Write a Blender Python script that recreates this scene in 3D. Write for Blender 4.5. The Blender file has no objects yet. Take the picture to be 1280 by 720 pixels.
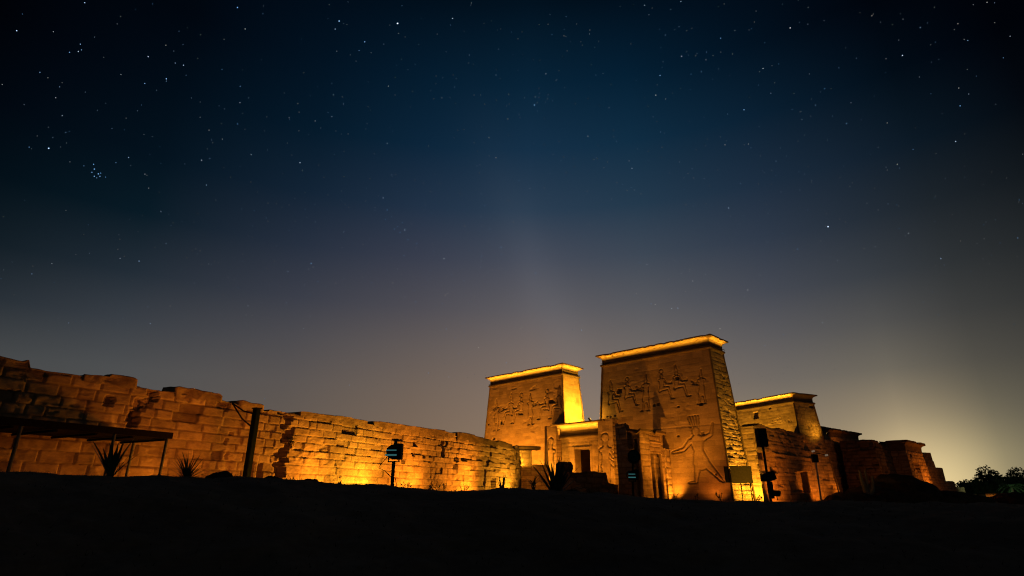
import bpy, bmesh, math, random
import numpy as np
from math import radians, sin, cos, pi
from mathutils import Vector

SC = bpy.context.scene
COL = SC.collection
# ------------------------------------------------------------------ camera
FPX, PITCH, EYE = 705.0, radians(20.2), 1.6
cam_d = bpy.data.cameras.new('camera'); cam = bpy.data.objects.new('camera', cam_d); COL.objects.link(cam)
cam_d.sensor_width = 36; cam_d.lens = FPX / 1280 * 36
cam_d.clip_start = .05; cam_d.clip_end = 8000
cam.location = (0, 0, EYE); cam.rotation_euler = (pi/2 + PITCH, 0, 0)
SC.camera = cam

def kray(px, py):
    """photograph pixel -> (x/Y, z/Y) slopes of its sight line"""
    a = px - 640; up = 360 - py
    y = FPX*cos(PITCH) - up*sin(PITCH); z = FPX*sin(PITCH) + up*cos(PITCH)
    return a / y, z / y
def at(px, py, Y):
    k, m = kray(px, py); return Vector((k*Y, Y, EYE + m*Y))

# ------------------------------------------------------------------ sky
SKY = {  # colours read in the photograph, by column and row
 0:   [(0,(1,2,6)),(90,(1,4,10)),(180,(1,8,16)),(270,(2,16,22)),(350,(22,34,42)),(400,(50,56,60)),(450,(74,76,76)),(520,(80,80,78)),(620,(84,80,76))],
 160: [(0,(1,4,10)),(90,(1,9,18)),(180,(2,13,24)),(270,(8,26,36)),(350,(36,46,56)),(400,(58,63,70)),(450,(76,78,80)),(520,(84,82,80)),(620,(90,84,78))],
 320: [(0,(1,6,14)),(90,(2,14,26)),(180,(4,22,36)),(270,(16,34,50)),(350,(46,54,68)),(400,(64,66,74)),(450,(82,80,82)),(520,(94,86,80)),(620,(100,88,78))],
 480: [(0,(1,12,24)),(90,(3,24,42)),(180,(8,32,52)),(270,(30,45,66)),(350,(58,60,74)),(400,(76,74,80)),(450,(97,89,85)),(520,(114,98,85)),(620,(124,104,85))],
 640: [(0,(2,17,30)),(90,(6,32,52)),(180,(18,46,70)),(270,(44,62,82)),(350,(80,81,92)),(400,(100,95,97)),(450,(122,107,99)),(520,(138,117,100)),(620,(150,124,98))],
 800: [(0,(1,12,24)),(90,(4,30,50)),(180,(16,45,67)),(270,(38,59,78)),(350,(72,78,89)),(420,(104,100,99)),(490,(126,113,103)),(550,(144,125,104)),(620,(146,124,98))],
 960: [(0,(1,7,16)),(90,(3,20,36)),(180,(14,36,56)),(270,(36,50,68)),(350,(62,68,80)),(420,(92,90,92)),(490,(116,108,100)),(550,(142,126,104)),(620,(158,134,104))],
 1120:[(0,(1,4,10)),(90,(2,12,22)),(180,(13,27,40)),(270,(34,42,50)),(350,(58,62,66)),(420,(88,86,82)),(490,(122,114,98)),(550,(168,148,116)),(620,(206,180,128))],
 1200:[(0,(1,2,7)),(90,(1,7,15)),(180,(10,20,28)),(270,(30,36,40)),(350,(49,52,54)),(420,(72,71,68)),(490,(104,98,85)),(550,(146,134,106)),(620,(190,170,122))],
 1280:[(0,(0,1,5)),(90,(1,4,10)),(180,(8,14,20)),(270,(26,30,32)),(350,(40,42,42)),(420,(54,54,51)),(490,(70,68,62)),(550,(92,90,76)),(620,(108,102,82))]}
def lin(c): return tuple(((v/255)/12.92 if v/255 <= .04045 else ((v/255+.055)/1.055)**2.4) for v in c)
def sky_at(az, el):
    d = (sin(az)*cos(el), cos(az)*cos(el), sin(el))
    f = d[1]*cos(PITCH) + d[2]*sin(PITCH); u = -d[1]*sin(PITCH) + d[2]*cos(PITCH)
    f = max(f, .15)
    px = min(max(640 + FPX*d[0]/f, 0), 1280); py = min(max(360 - FPX*u/f, 0), 620)
    xs = sorted(SKY); i = max(j for j in range(len(xs)-1) if xs[j] <= px)
    def colm(rows):
        ys = [r[0] for r in rows]
        return np.array([np.interp(py, ys, [lin(r[1])[c] for r in rows]) for c in range(3)])
    w = (px-xs[i])/(xs[i+1]-xs[i])
    return colm(SKY[xs[i]])*(1-w) + colm(SKY[xs[i+1]])*w
world = bpy.data.worlds.new('World'); SC.world = world; world.use_nodes = True
nt = world.node_tree; nt.nodes.clear(); N = nt.nodes; L = nt.links
def math_node(op, a, b=None, c=None):
    n = N.new('ShaderNodeMath'); n.operation = op
    for i, v in enumerate((a, b, c)):
        if v is None: continue
        if isinstance(v, (int, float)): n.inputs[i].default_value = v
        else: L.new(v, n.inputs[i])
    return n.outputs[0]
tc = N.new('ShaderNodeTexCoord'); sx = N.new('ShaderNodeSeparateXYZ'); L.new(tc.outputs['Generated'], sx.inputs[0])
az = math_node('ARCTAN2', sx.outputs[0], sx.outputs[1]); el = math_node('ARCSINE', sx.outputs[2])
elf = math_node('DIVIDE', el, radians(60))
AZ = [-62, -50, -36, -22, -10, 2, 14, 26, 34, 40, 48, 62]
prev = None
for i, a in enumerate(AZ):
    rp = N.new('ShaderNodeValToRGB'); cr = rp.color_ramp; cr.interpolation = 'B_SPLINE' if False else 'LINEAR'
    els = [0, 3, 6, 10, 14, 18, 23, 28, 34, 40, 47, 58]
    while len(cr.elements) < len(els): cr.elements.new(.5)
    for j, e in enumerate(els):
        cr.elements[j].position = e/60
    for j, e in enumerate(els):
        c = sky_at(radians(a), radians(e)); cr.elements[j].color = (c[0], c[1], c[2], 1)
    L.new(elf, rp.inputs[0])
    if prev is None: prev = rp.outputs[0]; continue
    mr = N.new('ShaderNodeMapRange'); mr.interpolation_type = 'LINEAR'
    mr.inputs['From Min'].default_value = radians(AZ[i-1]); mr.inputs['From Max'].default_value = radians(a)
    L.new(az, mr.inputs['Value'])
    mx = N.new('ShaderNodeMix'); mx.data_type = 'RGBA'
    L.new(mr.outputs[0], mx.inputs[0]); L.new(prev, mx.inputs[6]); L.new(rp.outputs[0], mx.inputs[7]); prev = mx.outputs[2]
# town glow under the horizon beyond the ruins, and a faint upright band of milky light
def lobe(a0, e0, sa, se, tilt, col, base):
    da = math_node('SUBTRACT', az, radians(a0)); de = math_node('SUBTRACT', el, radians(e0))
    da = math_node('SUBTRACT', da, math_node('MULTIPLY', de, tilt))
    q = math_node('ADD', math_node('POWER', math_node('ABSOLUTE', math_node('DIVIDE', da, radians(sa))), 2.0),
                  math_node('POWER', math_node('ABSOLUTE', math_node('DIVIDE', de, radians(se))), 2.0))
    g = math_node('EXPONENT', math_node('MULTIPLY', q, -1.0))
    sc = N.new('ShaderNodeVectorMath'); sc.operation = 'SCALE'; sc.inputs[0].default_value = col; L.new(g, sc.inputs['Scale'])
    ad = N.new('ShaderNodeVectorMath'); ad.operation = 'ADD'; L.new(base, ad.inputs[0]); L.new(sc.outputs[0], ad.inputs[1]); return ad.outputs[0]
prev = lobe(35.8, .5, 4.5, 4.5, 0, (.36, .28, .13), prev)
prev = lobe(5, 16, 2.8, 13, -.41, (.010, .011, .0125), prev)
bg = N.new('ShaderNodeBackground'); L.new(prev, bg.inputs[0]); bg.inputs[1].default_value = 1.0
wo = N.new('ShaderNodeOutputWorld'); L.new(bg.outputs[0], wo.inputs[0])

SC.view_settings.view_transform = 'Standard'; SC.view_settings.look = 'None'
SC.view_settings.exposure = 0; SC.view_settings.gamma = 1
SC.render.engine = 'CYCLES'; SC.cycles.use_denoising = True; SC.cycles.use_adaptive_sampling = False; SC.cycles.pixel_filter_type = 'BLACKMAN_HARRIS'; SC.cycles.filter_width = 1.15; SC.cycles.max_bounces = 4
SC.cycles.sample_clamp_indirect = .25; SC.cycles.diffuse_bounces = 2; SC.cycles.use_light_tree = True

# ------------------------------------------------------------------ helpers
def tag(o, label=None, cat=None, group=None, kind=None):
    for k, v in (('label', label), ('category', cat), ('group', group), ('kind', kind)):
        if v: o[k] = v
    return o
def empty(name, loc, label=None, cat=None, group=None):
    o = bpy.data.objects.new(name, None); COL.objects.link(o); o.location = loc; o.empty_display_size = .2
    bpy.context.view_layer.update()
    return tag(o, label, cat, group)
def link(name, me, mat, parent=None):
    o = bpy.data.objects.new(name, me); COL.objects.link(o)
    if mat: me.materials.append(mat)
    if parent is not None:
        o.parent = parent; o.matrix_parent_inverse = parent.matrix_world.inverted()
    return o
def mesh_np(name, V, F, tone=None):
    me = bpy.data.meshes.new(name); V = np.asarray(V, np.float32); F = np.asarray(F, np.int32)
    me.vertices.add(len(V)); me.vertices.foreach_set('co', V.ravel())
    me.loops.add(F.size); me.loops.foreach_set('vertex_index', F.ravel())
    me.polygons.add(len(F)); me.polygons.foreach_set('loop_start', np.arange(0, F.size, F.shape[1], dtype=np.int32))
    me.update(calc_edges=True)
    if tone is not None:
        a = me.attributes.new('tone', 'FLOAT', 'POINT'); a.data.foreach_set('value', np.asarray(tone, np.float32))
    me.validate(); return me

def _h(ix, iy, iz, seed):
    n = (ix.astype(np.int64)*374761393 + iy.astype(np.int64)*668265263 + iz.astype(np.int64)*2147483647 + seed*1274126177) & 0xffffffff
    n = ((n ^ (n >> 13))*1274126177) & 0xffffffff; n = (n ^ (n >> 16)) & 0xffffffff
    return n / 4294967295.0
def noise3(x, y, z, seed=0):
    x = np.asarray(x, float); y = np.asarray(y, float) + 0*x; z = np.asarray(z, float) + 0*x
    ix, iy, iz = np.floor(x), np.floor(y), np.floor(z); fx, fy, fz = x-ix, y-iy, z-iz
    fx, fy, fz = [f*f*(3-2*f) for f in (fx, fy, fz)]
    r = 0
    for a in (0, 1):
        for b in (0, 1):
            for c in (0, 1):
                r = r + _h(ix+a, iy+b, iz+c, seed)*(fx if a else 1-fx)*(fy if b else 1-fy)*(fz if c else 1-fz)
    return r*2-1
def fbm(x, y, z=0.0, seed=0, oct=4):
    r = 0; am = .5; f = 1.0
    for i in range(oct): r = r + am*noise3(x*f, y*f, (z if np.ndim(z) else z)*f, seed+i*17); am *= .5; f *= 2.03
    return r
def sstep(a, b, x): t = np.clip((x-a)/(b-a), 0, 1); return t*t*(3-2*t)

def masonry(u, v, seed=1, rh=.5, bw=1.2, amp=.03, jw=.05, jd=.04, missing=0.0, mdepth=.25, pillow=.0, rowjit=.25, jt=.6):
    rg = np.random.default_rng(seed)
    vv = v + .025*noise3(u*.35, v*.2, 0, seed); vmin = vv.min()-1; vmax = vv.max()+1
    nb = int((vmax-vmin)/rh*1.7)+3
    rb = vmin - .3 + np.cumsum(rh*(1+rowjit*(rg.random(nb)*2-1)))
    r = np.searchsorted(rb, vv); r = np.clip(r, 1, nb-1)
    dv = np.minimum(vv-rb[r-1], rb[r]-vv)
    off = np.zeros_like(u); tone = np.zeros_like(u); du = np.ones_like(u)*9; miss = np.zeros_like(u)
    umin = u.min()-2
    for k in np.unique(r):
        m = r == k; um = u[m]; n = int((u.max()-umin)/bw*2)+6
        ub = umin + np.cumsum(bw*(.55+.9*rg.random(n))); ub = np.concatenate(([umin-9], ub))
        rr = rg.random((4, n+2)); b = np.clip(np.searchsorted(ub, um), 1, n)
        du[m] = np.minimum(um-ub[b-1], ub[b]-um)
        off[m] = rr[0][b]*2-1; tone[m] = rr[1][b]
        miss[m] = (rr[2][b] < missing)*(.4+.6*rr[3][b])
    d = np.minimum(np.abs(dv), np.abs(du))
    j = 1-sstep(jw*.35, jw*1.3, d)
    h = off*amp - j*jd - miss*mdepth - pillow*(1-sstep(0, .22, d))
    return h, (.5+.45*tone)*(1-jt*j)-.15*miss

def block(b, t, z0, z1, res, hf=None, topf=None, tones=True, rough=.03, seed=5, cap=True, hstyle=None, zres=None, edge=.07):
    """closed tapered stone mass. b, t: four xy corners (CCW from above) at z0 and z1.
       hf: dict face-> function(u, z) -> (height, tone). topf(x, y)-> top height factor (metres z)"""
    Vs = []; Fs = []; Ts = []; n = 0
    b = [np.array(p, float) for p in b]; t = [np.array(p, float) for p in t]
    H = z1-z0; nv = max(2, int(H/(zres or res)))
    cnt = []
    for i in range(4): cnt.append(max(1, int(np.linalg.norm(b[(i+1) % 4]-b[i])/res)))
    cnt[2] = cnt[0] = max(cnt[0], cnt[2]); cnt[3] = cnt[1] = max(cnt[1], cnt[3])
    for i in range(4):
        A, B_, C, D = b[i], b[(i+1) % 4], t[(i+1) % 4], t[i]
        nu = cnt[i]; uu = np.linspace(0, 1, nu+1)[None, :]; ww = np.linspace(0, 1, nv+1)[:, None]
        X = (A[0]*(1-uu)+B_[0]*uu)*(1-ww)+(D[0]*(1-uu)+C[0]*uu)*ww
        Y = (A[1]*(1-uu)+B_[1]*uu)*(1-ww)+(D[1]*(1-uu)+C[1]*uu)*ww
        Z = z0+(H*ww)+0*uu
        if topf is not None: Z = z0+(Z-z0)*(topf(X, Y)-z0)/H
        ln = np.linalg.norm(B_-A); e = (B_-A)/ln; nr = np.array([e[1], -e[0]])
        U = (X-A[0])*e[0]+(Y-A[1])*e[1]
        f = None
        if hf: f = hf.get(i, hf.get('all'))
        if f:
            h, tn = f(U, Z)
            em = np.minimum(uu, 1-uu)*ln; tp = sstep(0, edge, em)*sstep(0, .02, (1-ww)+0*uu)
            h = h*tp
        else: h = 0*U; tn = 0*U+.5
        X = X+nr[0]*h; Y = Y+nr[1]*h
        Vs.append(np.stack([X, Y, Z], -1).reshape(-1, 3)); Ts.append((tn+0*X).ravel())
        idx = n+np.arange((nv+1)*(nu+1)).reshape(nv+1, nu+1)
        Fs.append(np.stack([idx[:-1, :-1], idx[:-1, 1:], idx[1:, 1:], idx[1:, :-1]], -1).reshape(-1, 4)); n += (nv+1)*(nu+1)
    if cap:
        nu, nw = cnt[0], cnt[1]; uu = np.linspace(0, 1, nu+1)[None, :]; ww = np.linspace(0, 1, nw+1)[:, None]
        X = (t[0][0]*(1-uu)+t[1][0]*uu)*(1-ww)+(t[3][0]*(1-uu)+t[2][0]*uu)*ww
        Y = (t[0][1]*(1-uu)+t[1][1]*uu)*(1-ww)+(t[3][1]*(1-uu)+t[2][1]*uu)*ww
        Z = 0*X+z1
        if topf is not None: Z = topf(X, Y)+0*X
        Vs.append(np.stack([X, Y, Z], -1).reshape(-1, 3)); Ts.append(0*X.ravel()+.4)
        idx = n+np.arange((nw+1)*(nu+1)).reshape(nw+1, nu+1)
        Fs.append(np.stack([idx[:-1, :-1], idx[:-1, 1:], idx[1:, 1:], idx[1:, :-1]], -1).reshape(-1, 4)); n += (nw+1)*(nu+1)
    V = np.concatenate(Vs); F = np.concatenate(Fs); T = np.concatenate(Ts)
    # weld coincident border vertices
    key = np.round(V*2000).astype(np.int64); _, first, inv = np.unique(key, axis=0, return_index=True, return_inverse=True)
    inv = inv.ravel(); V = V[first]; T = T[first]; F = inv[F]
    if rough:
        for c in range(3): V[:, c] += rough*fbm(V[:, 0]*1.3, V[:, 1]*1.3, V[:, 2]*1.3, seed+c*31, 4)
    return V, F, T
def merge(parts):
    Vs, Fs, Ts = [], [], []; n = 0
    for V, F, T in parts: Vs.append(V); Fs.append(F+n); Ts.append(T); n += len(V)
    return np.concatenate(Vs), np.concatenate(Fs), np.concatenate(Ts)
def stone(name, VFT, mat, parent=None):
    return link(name, mesh_np(name, VFT[0], VFT[1], VFT[2]), mat, parent)

def ring_profile(rect, prof, seg=.35, rough=.0, seed=3, capz=True, erode=0):
    """sweep profile [(out, z)...] round a rectangle given by four CCW corners, mitred"""
    r = [np.array(p, float) for p in rect]; pts = []
    for i in range(4):
        e1 = (r[i]-r[i-1]); e1 /= np.linalg.norm(e1); e2 = (r[(i+1) % 4]-r[i]); e2 /= np.linalg.norm(e2)
        n1 = np.array([e1[1], -e1[0]]); n2 = np.array([e2[1], -e2[0]]); pts.append((r[i], n1+n2))
    ring = []
    for i in range(4):
        (p, m), (q, m2) = pts[i], pts[(i+1) % 4]; k = max(1, int(np.linalg.norm(q-p)/seg))
        for j in range(k): w = j/k; ring.append((p*(1-w)+q*w, m*(1-w)+m2*w, w))
    n = len(ring); V = []
    for a, (o, z) in enumerate(prof):
        for (p, m, w) in ring:
            mm = m
            nm = np.linalg.norm(m)
            V.append((p[0]+mm[0]*o, p[1]+mm[1]*o, z))
    V = np.array(V)
    F = []
    for a in range(len(prof)-1):
        for j in range(n): F.append((a*n+j, a*n+(j+1) % n, (a+1)*n+(j+1) % n, (a+1)*n+j))
    if capz:
        c = len(V); cen = V[-n:].mean(0); V = np.vstack([V, cen[None]])
        for j in range(0, n): F.append(((len(prof)-1)*n+j, (len(prof)-1)*n+(j+1) % n, c, c))
    if rough:
        w = sstep(0, .2, np.arange(len(V))/len(V))
        for c in range(3): V[:, c] += rough*fbm(V[:, 0]*1.7, V[:, 1]*1.7, V[:, 2]*2.5, seed+c, 4)
    if erode:
        # bites out of the lip
        g = fbm(V[:, 0]*.9, V[:, 1]*.9, 0, seed+9, 3); bite = sstep(.18, .3, g)*erode
        top = V[:, 2] > prof[-1][1]-.35; V[top, 2] -= bite[top]
    return V, F
def ring_mesh(name, VF, mat, parent):
    V, F = VF; me = bpy.data.meshes.new(name)
    me.from_pydata([tuple(v) for v in V], [], [tuple(f[:3]) if f[2] == f[3] else tuple(f) for f in F]); me.update()
    return link(name, me, mat, parent)
def cavetto(z, h, out, lip=.25):
    pr = [(-.06, z-.02)]
    for i in range(13):
        a = i/12; pr.append((out*a**5.5, z+(h-lip)*(a**.8)))
    pr += [(out+.02, z+h-lip+.01), (out+.02, z+h), (out-.06, z+h+.01)]
    return pr
def torus_prof(z, r):
    return [(-.05, z-r)]+[(r*sin(pi*i/8)*1.1, z-r*cos(pi*i/8)) for i in range(9)]+[(-.05, z+r)]

def tube(pts, rad, seg=8, closed_ends=True):
    """polyline tube -> verts, faces"""
    pts = [Vector(p) for p in pts]; V = []; F = []; n = len(pts)
    rads = rad if isinstance(rad, (list, tuple)) else [rad]*n
    prevx = None
    for i, p in enumerate(pts):
        d = (pts[min(i+1, n-1)]-pts[max(i-1, 0)]).normalized()
        x = d.cross(Vector((0, 0, 1)));
        if x.length < .05: x = d.cross(Vector((0, 1, 0)))
        if prevx is not None: x = prevx-d*prevx.dot(d)
        x.normalize(); y = d.cross(x); prevx = x
        for k in range(seg):
            a = 2*pi*k/seg; V.append(tuple(p+(x*cos(a)+y*sin(a))*rads[i]))
    for i in range(n-1):
        for k in range(seg): F.append((i*seg+k, i*seg+(k+1) % seg, (i+1)*seg+(k+1) % seg, (i+1)*seg+k))
    if closed_ends: F.append(tuple(range(seg-1, -1, -1))); F.append(tuple((n-1)*seg+k for k in range(seg)))
    return V, F
def boxv(c, s, rz=0, rx=0):
    V = []
    for z in (-1, 1):
        for x, y in ((-1, -1), (1, -1), (1, 1), (-1, 1)):
            p = Vector((x*s[0]/2, y*s[1]/2, z*s[2]/2))
            if rx: p.rotate(__import__('mathutils').Euler((rx, 0, 0)))
            p.rotate(__import__('mathutils').Euler((0, 0, rz))); V.append(tuple(p+Vector(c)))
    F = [(0, 3, 2, 1), (4, 5, 6, 7), (0, 1, 5, 4), (1, 2, 6, 5), (2, 3, 7, 6), (3, 0, 4, 7)]
    return V, F
def pd(name, parts, mat, parent=None, bevel=0, smooth=False):
    V = []; F = []
    for v, f in parts: n = len(V); V += v; F += [tuple(i+n for i in q) for q in f]
    me = bpy.data.meshes.new(name); me.from_pydata(V, [], F); me.update()
    if bevel:
        bm = bmesh.new(); bm.from_mesh(me); bmesh.ops.bevel(bm, geom=bm.edges[:], offset=bevel, segments=2, affect='EDGES'); bm.to_mesh(me); bm.free()
    if smooth:
        for p in me.polygons: p.use_smooth = True
    return link(name, me, mat, parent)

# ------------------------------------------------------------------ materials
def stone_mat(name, c1, c2, scale=.6, bump=.5, rough=.95, tone=True, stain=.0):
    m = bpy.data.materials.new(name); m.use_nodes = True; n = m.node_tree.nodes; l = m.node_tree.links
    bs = n['Principled BSDF']; bs.inputs['Roughness'].default_value = rough; bs.inputs['Specular IOR Level'].default_value = .15
    t = n.new('ShaderNodeTexCoord')
    n1 = n.new('ShaderNodeTexNoise'); n1.inputs['Scale'].default_value = scale; n1.inputs['Detail'].default_value = 9; n1.inputs['Roughness'].default_value = .65
    mp = n.new('ShaderNodeMapping'); mp.inputs['Scale'].default_value = (1, 1, 2.2)
    l.new(t.outputs['Object'], mp.inputs[0]); l.new(mp.outputs[0], n1.inputs[0])
    r = n.new('ShaderNodeValToRGB'); r.color_ramp.elements[0].position = .36; r.color_ramp.elements[1].position = .66
    r.color_ramp.elements[0].color = (*c1, 1); r.color_ramp.elements[1].color = (*c2, 1); l.new(n1.outputs[0], r.inputs[0])
    out = r.outputs[0]
    if tone:
        at_ = n.new('ShaderNodeAttribute'); at_.attribute_name = 'tone'
        mr = n.new('ShaderNodeMapRange'); mr.inputs['To Min'].default_value = .42; mr.inputs['To Max'].default_value = 1.25; l.new(at_.outputs['Fac'], mr.inputs[0])
        mu = n.new('ShaderNodeVectorMath'); mu.operation = 'SCALE'; l.new(out, mu.inputs[0]); l.new(mr.outputs[0], mu.inputs['Scale']); out = mu.outputs[0]
    n3 = n.new('ShaderNodeTexNoise'); n3.inputs['Scale'].default_value = 6; n3.inputs['Detail'].default_value = 6; l.new(mp.outputs[0], n3.inputs[0])
    mr3 = n.new('ShaderNodeMapRange'); mr3.inputs['To Min'].default_value = .7; mr3.inputs['To Max'].default_value = 1.3; l.new(n3.outputs[0], mr3.inputs[0])
    mu3 = n.new('ShaderNodeVectorMath'); mu3.operation = 'SCALE'; l.new(out, mu3.inputs[0]); l.new(mr3.outputs[0], mu3.inputs['Scale']); out = mu3.outputs[0]
    l.new(out, bs.inputs['Base Color'])
    bp = n.new('ShaderNodeBump'); bp.inputs['Strength'].default_value = bump; bp.inputs['Distance'].default_value = .03
    n2 = n.new('ShaderNodeTexNoise'); n2.inputs['Scale'].default_value = 3.5; n2.inputs['Detail'].default_value = 10; n2.inputs['Roughness'].default_value = .7
    l.new(mp.outputs[0], n2.inputs[0]); l.new(n2.outputs[0], bp.inputs['Height']); l.new(bp.outputs[0], bs.inputs['Normal'])
    return m
def plain(name, c, rough=.6, metal=0, emit=None, es=0, var=.2):
    m = bpy.data.materials.new(name); m.use_nodes = True; n = m.node_tree.nodes; l = m.node_tree.links; bs = n['Principled BSDF']
    bs.inputs['Roughness'].default_value = rough; bs.inputs['Metallic'].default_value = metal; bs.inputs['Specular IOR Level'].default_value = .12
    t = n.new('ShaderNodeTexCoord'); n1 = n.new('ShaderNodeTexNoise'); n1.inputs['Scale'].default_value = 9; n1.inputs['Detail'].default_value = 5; l.new(t.outputs['Object'], n1.inputs[0])
    r = n.new('ShaderNodeValToRGB'); r.color_ramp.elements[0].position = .35; r.color_ramp.elements[1].position = .65
    r.color_ramp.elements[0].color = (*[v*(1-var) for v in c], 1); r.color_ramp.elements[1].color = (*[min(1, v*(1+var)) for v in c], 1)
    l.new(n1.outputs[0], r.inputs[0]); l.new(r.outputs[0], bs.inputs['Base Color'])
    if emit: bs.inputs['Emission Color'].default_value = (*emit, 1); bs.inputs['Emission Strength'].default_value = es
    return m
M = dict(
    sand=stone_mat('sandstone', (.32, .23, .14), (.43, .315, .20), bump=.3),
    sandw=stone_mat('weathered sandstone', (.24, .16, .095), (.42, .30, .185), scale=.9, bump=.8),
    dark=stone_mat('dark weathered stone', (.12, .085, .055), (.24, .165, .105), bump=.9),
    pale=stone_mat('pale limestone', (.42, .36, .28), (.55, .48, .38)),
    earth=stone_mat('dry earth', (.24, .165, .10), (.42, .29, .18), scale=.25, bump=1.0, tone=False),
    rock=stone_mat('dark granite', (.05, .04, .033), (.12, .09, .07), bump=1.0, tone=False),
    iron=plain('black iron', (.010, .010, .010), .7), green=plain('dark green paint', (.004, .012, .008), .9),
    steel=plain('grey galvanised steel', (.10, .11, .11), .5, .3), white=plain('white painted steel', (.55, .5, .42), .5),
    board=plain('olive board', (.30, .27, .13), .6), roof=plain('dark reed roof', (.010, .008, .006), .9),
    agave=plain('agave leaf', (.05, .085, .06), .5), weed=plain('dry weed', (.07, .055, .03), .8),
    leaf=plain('tree leaf', (.05, .09, .045), .6, var=.5), bark=plain('bark', (.07, .05, .035), .9),
    strip=plain('glowing stripe reflection', (.3, .7, .75), .4, emit=(.10, .42, .45), es=.22),  # faint emission stands in for cyan reflections on the floodlight casing
    lens=plain('floodlight glass', (.9, .6, .2), .2, emit=(1, .55, .12), es=1), lampw=plain('pale lamp glass', (.8, .8, .75), .3, emit=(1, .75, .5), es=.12))

bm_ = M['board'].node_tree; tb = bm_.nodes.new('ShaderNodeBsdfTranslucent'); tb.inputs[0].default_value = (.30, .26, .12, 1); mxs = bm_.nodes.new('ShaderNodeMixShader'); mxs.inputs[0].default_value = .5
bm_.links.new(bm_.nodes['Principled BSDF'].outputs[0], mxs.inputs[1]); bm_.links.new(tb.outputs[0], mxs.inputs[2]); bm_.links.new(mxs.outputs[0], bm_.nodes['Material Output'].inputs[0])
# ------------------------------------------------------------------ ground
CR = [(-400, 590), (0, 592), (100, 596), (200, 600), (300, 603), (360, 604), (400, 606), (500, 611), (570, 615), (650, 614), (700, 617), (770, 620), (850, 625), (950, 627), (1020, 629), (1100, 631), (1200, 632), (1280, 634), (1700, 634)]
CAZ = [math.atan(kray(p, y)[0]) for p, y in CR]; CZ = [EYE + kray(p, y)[1]*15*cos(math.atan(kray(p, y)[0])) for p, y in CR]
def ground_z(x, y):
    x = np.asarray(x, float); y = np.asarray(y, float)
    r = np.hypot(x, y); a = np.arctan2(x, y); c = np.interp(a, CAZ, CZ)
    front = sstep(2.3, 1.2, np.abs(a)) if False else 1-sstep(1.2, 2.3, np.abs(a))
    near = c*sstep(2, 15, r)**.9
    p1 = c-.75; p2 = np.minimum(p1, .45)
    far = c+(p1-c)*sstep(15, 23, r); far = far+(p2-p1)*sstep(30, 62, r)
    z = np.where(r < 15, near, far)*front
    z = z+.05*fbm(x*1.3, y*1.3, 0, 77, 6)*sstep(.5, 6, r)*2+.10*fbm(x*.22, y*.22, 0, 91, 3)
    return z
rr = np.concatenate([np.linspace(0, 4, 14)[:-1], np.linspace(4, 24, 170)[:-1], np.geomspace(24, 130, 90)[:-1], np.geomspace(130, 4000, 22)])
aa = np.concatenate([np.linspace(-1.05, 1.05, 520), np.linspace(1.05, 2*pi-1.05, 90)[1:-1]])
R_, A_ = np.meshgrid(rr, aa, indexing='ij'); X_ = R_*np.sin(A_); Y_ = R_*np.cos(A_); Z_ = ground_z(X_, Y_)
na = len(aa); idx = np.arange(R_.size).reshape(R_.shape); nx = np.roll(idx, -1, axis=1)
Fg = np.stack([idx[:-1], idx[1:], nx[1:], nx[:-1]], -1).reshape(-1, 4)[:, ::-1]
g = link('ground', mesh_np('ground', np.stack([X_, Y_, Z_], -1).reshape(-1, 3), Fg), M['earth']); tag(g, kind='structure')
for p in g.data.polygons: p.use_smooth = True
def gz(x, y): return float(ground_z(np.array([x]), np.array([y]))[0])

# ------------------------------------------------------------------ relief figures (strokes in a unit-high frame, facing +x)
def fig_stand(arm=1):
    s = [((0, .88), (0, .90), .045, .045), ((-.01, .80), (0, .86), .03, .03), ((-.10, .76), (.10, .76), .035, .035), ((0, .74), (0, .52), .075, .055),
         ((0, .52), (.03, .36), .075, .09), ((.06, .42), (.12, .04), .04, .022), ((-.03, .42), (-.08, .04), .04, .022), ((.12, .02), (.20, .02), .02, .012), ((-.08, .02), (0, .02), .02, .012),
         ((0, .93), (-.02, 1.08), .04, .018)]
    if arm: s += [((.09, .75), (.20, .66), .025, .02), ((.20, .66), (.32, .76), .02, .014), ((-.09, .75), (.12, .62), .025, .02), ((.12, .62), (.30, .66), .018, .012)]
    else: s += [((.09, .75), (.14, .52), .025, .018), ((-.09, .75), (-.13, .50), .025, .018)]
    return s
def fig_seat(disk=True):
    s = [((0, .80), (0, .84), .045, .045), ((0, .72), (0, .78), .03, .03), ((-.09, .68), (.09, .68), .035, .035), ((0, .66), (-.02, .42), .07, .06),
         ((-.04, .38), (.22, .38), .065, .045), ((.24, .38), (.32, .04), .04, .022), ((.32, .02), (.44, .02), .02, .012), ((-.09, .36), (-.09, .30), .03, .03),
         ((.09, .67), (.18, .54), .025, .02), ((.18, .54), (.36, .52), .018, .014), ((.36, .52), (.37, .58), .012, .01)]
    s += [((0, .97), (0, .975), .06, .06)] if disk else [((0, .90), (-.03, 1.08), .05, .02)]
    return s
def fig_smite():
    s = [((0, .80), (0, .84), .05, .055), ((.01, .72), (.01, .78), .035, .035), ((-.12, .66), (.12, .70), .04, .04), ((.01, .66), (.03, .48), .095, .06),
         ((.03, .46), (.05, .34), .08, .11), ((0, .34), (-.06, .04), .055, .025), ((.10, .34), (.36, .06), .06, .025), ((-.06, .02), (-.18, .01), .022, .012), ((.36, .05), (.40, .02), .022, .012),
         ((-.12, .66), (-.24, .54), .035, .03), ((-.24, .54), (-.44, .50), .03, .018), ((.12, .70), (.26, .76), .035, .03), ((.26, .76), (.31, .92), .03, .018)]
    for k in (-.06, -.02, .02, .06): s.append(((k*.8, .89), (k*1.3-.02, 1.06), .02, .022))
    s += [((-.09, .90), (.07, .90), .012, .012)]
    return s
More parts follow.
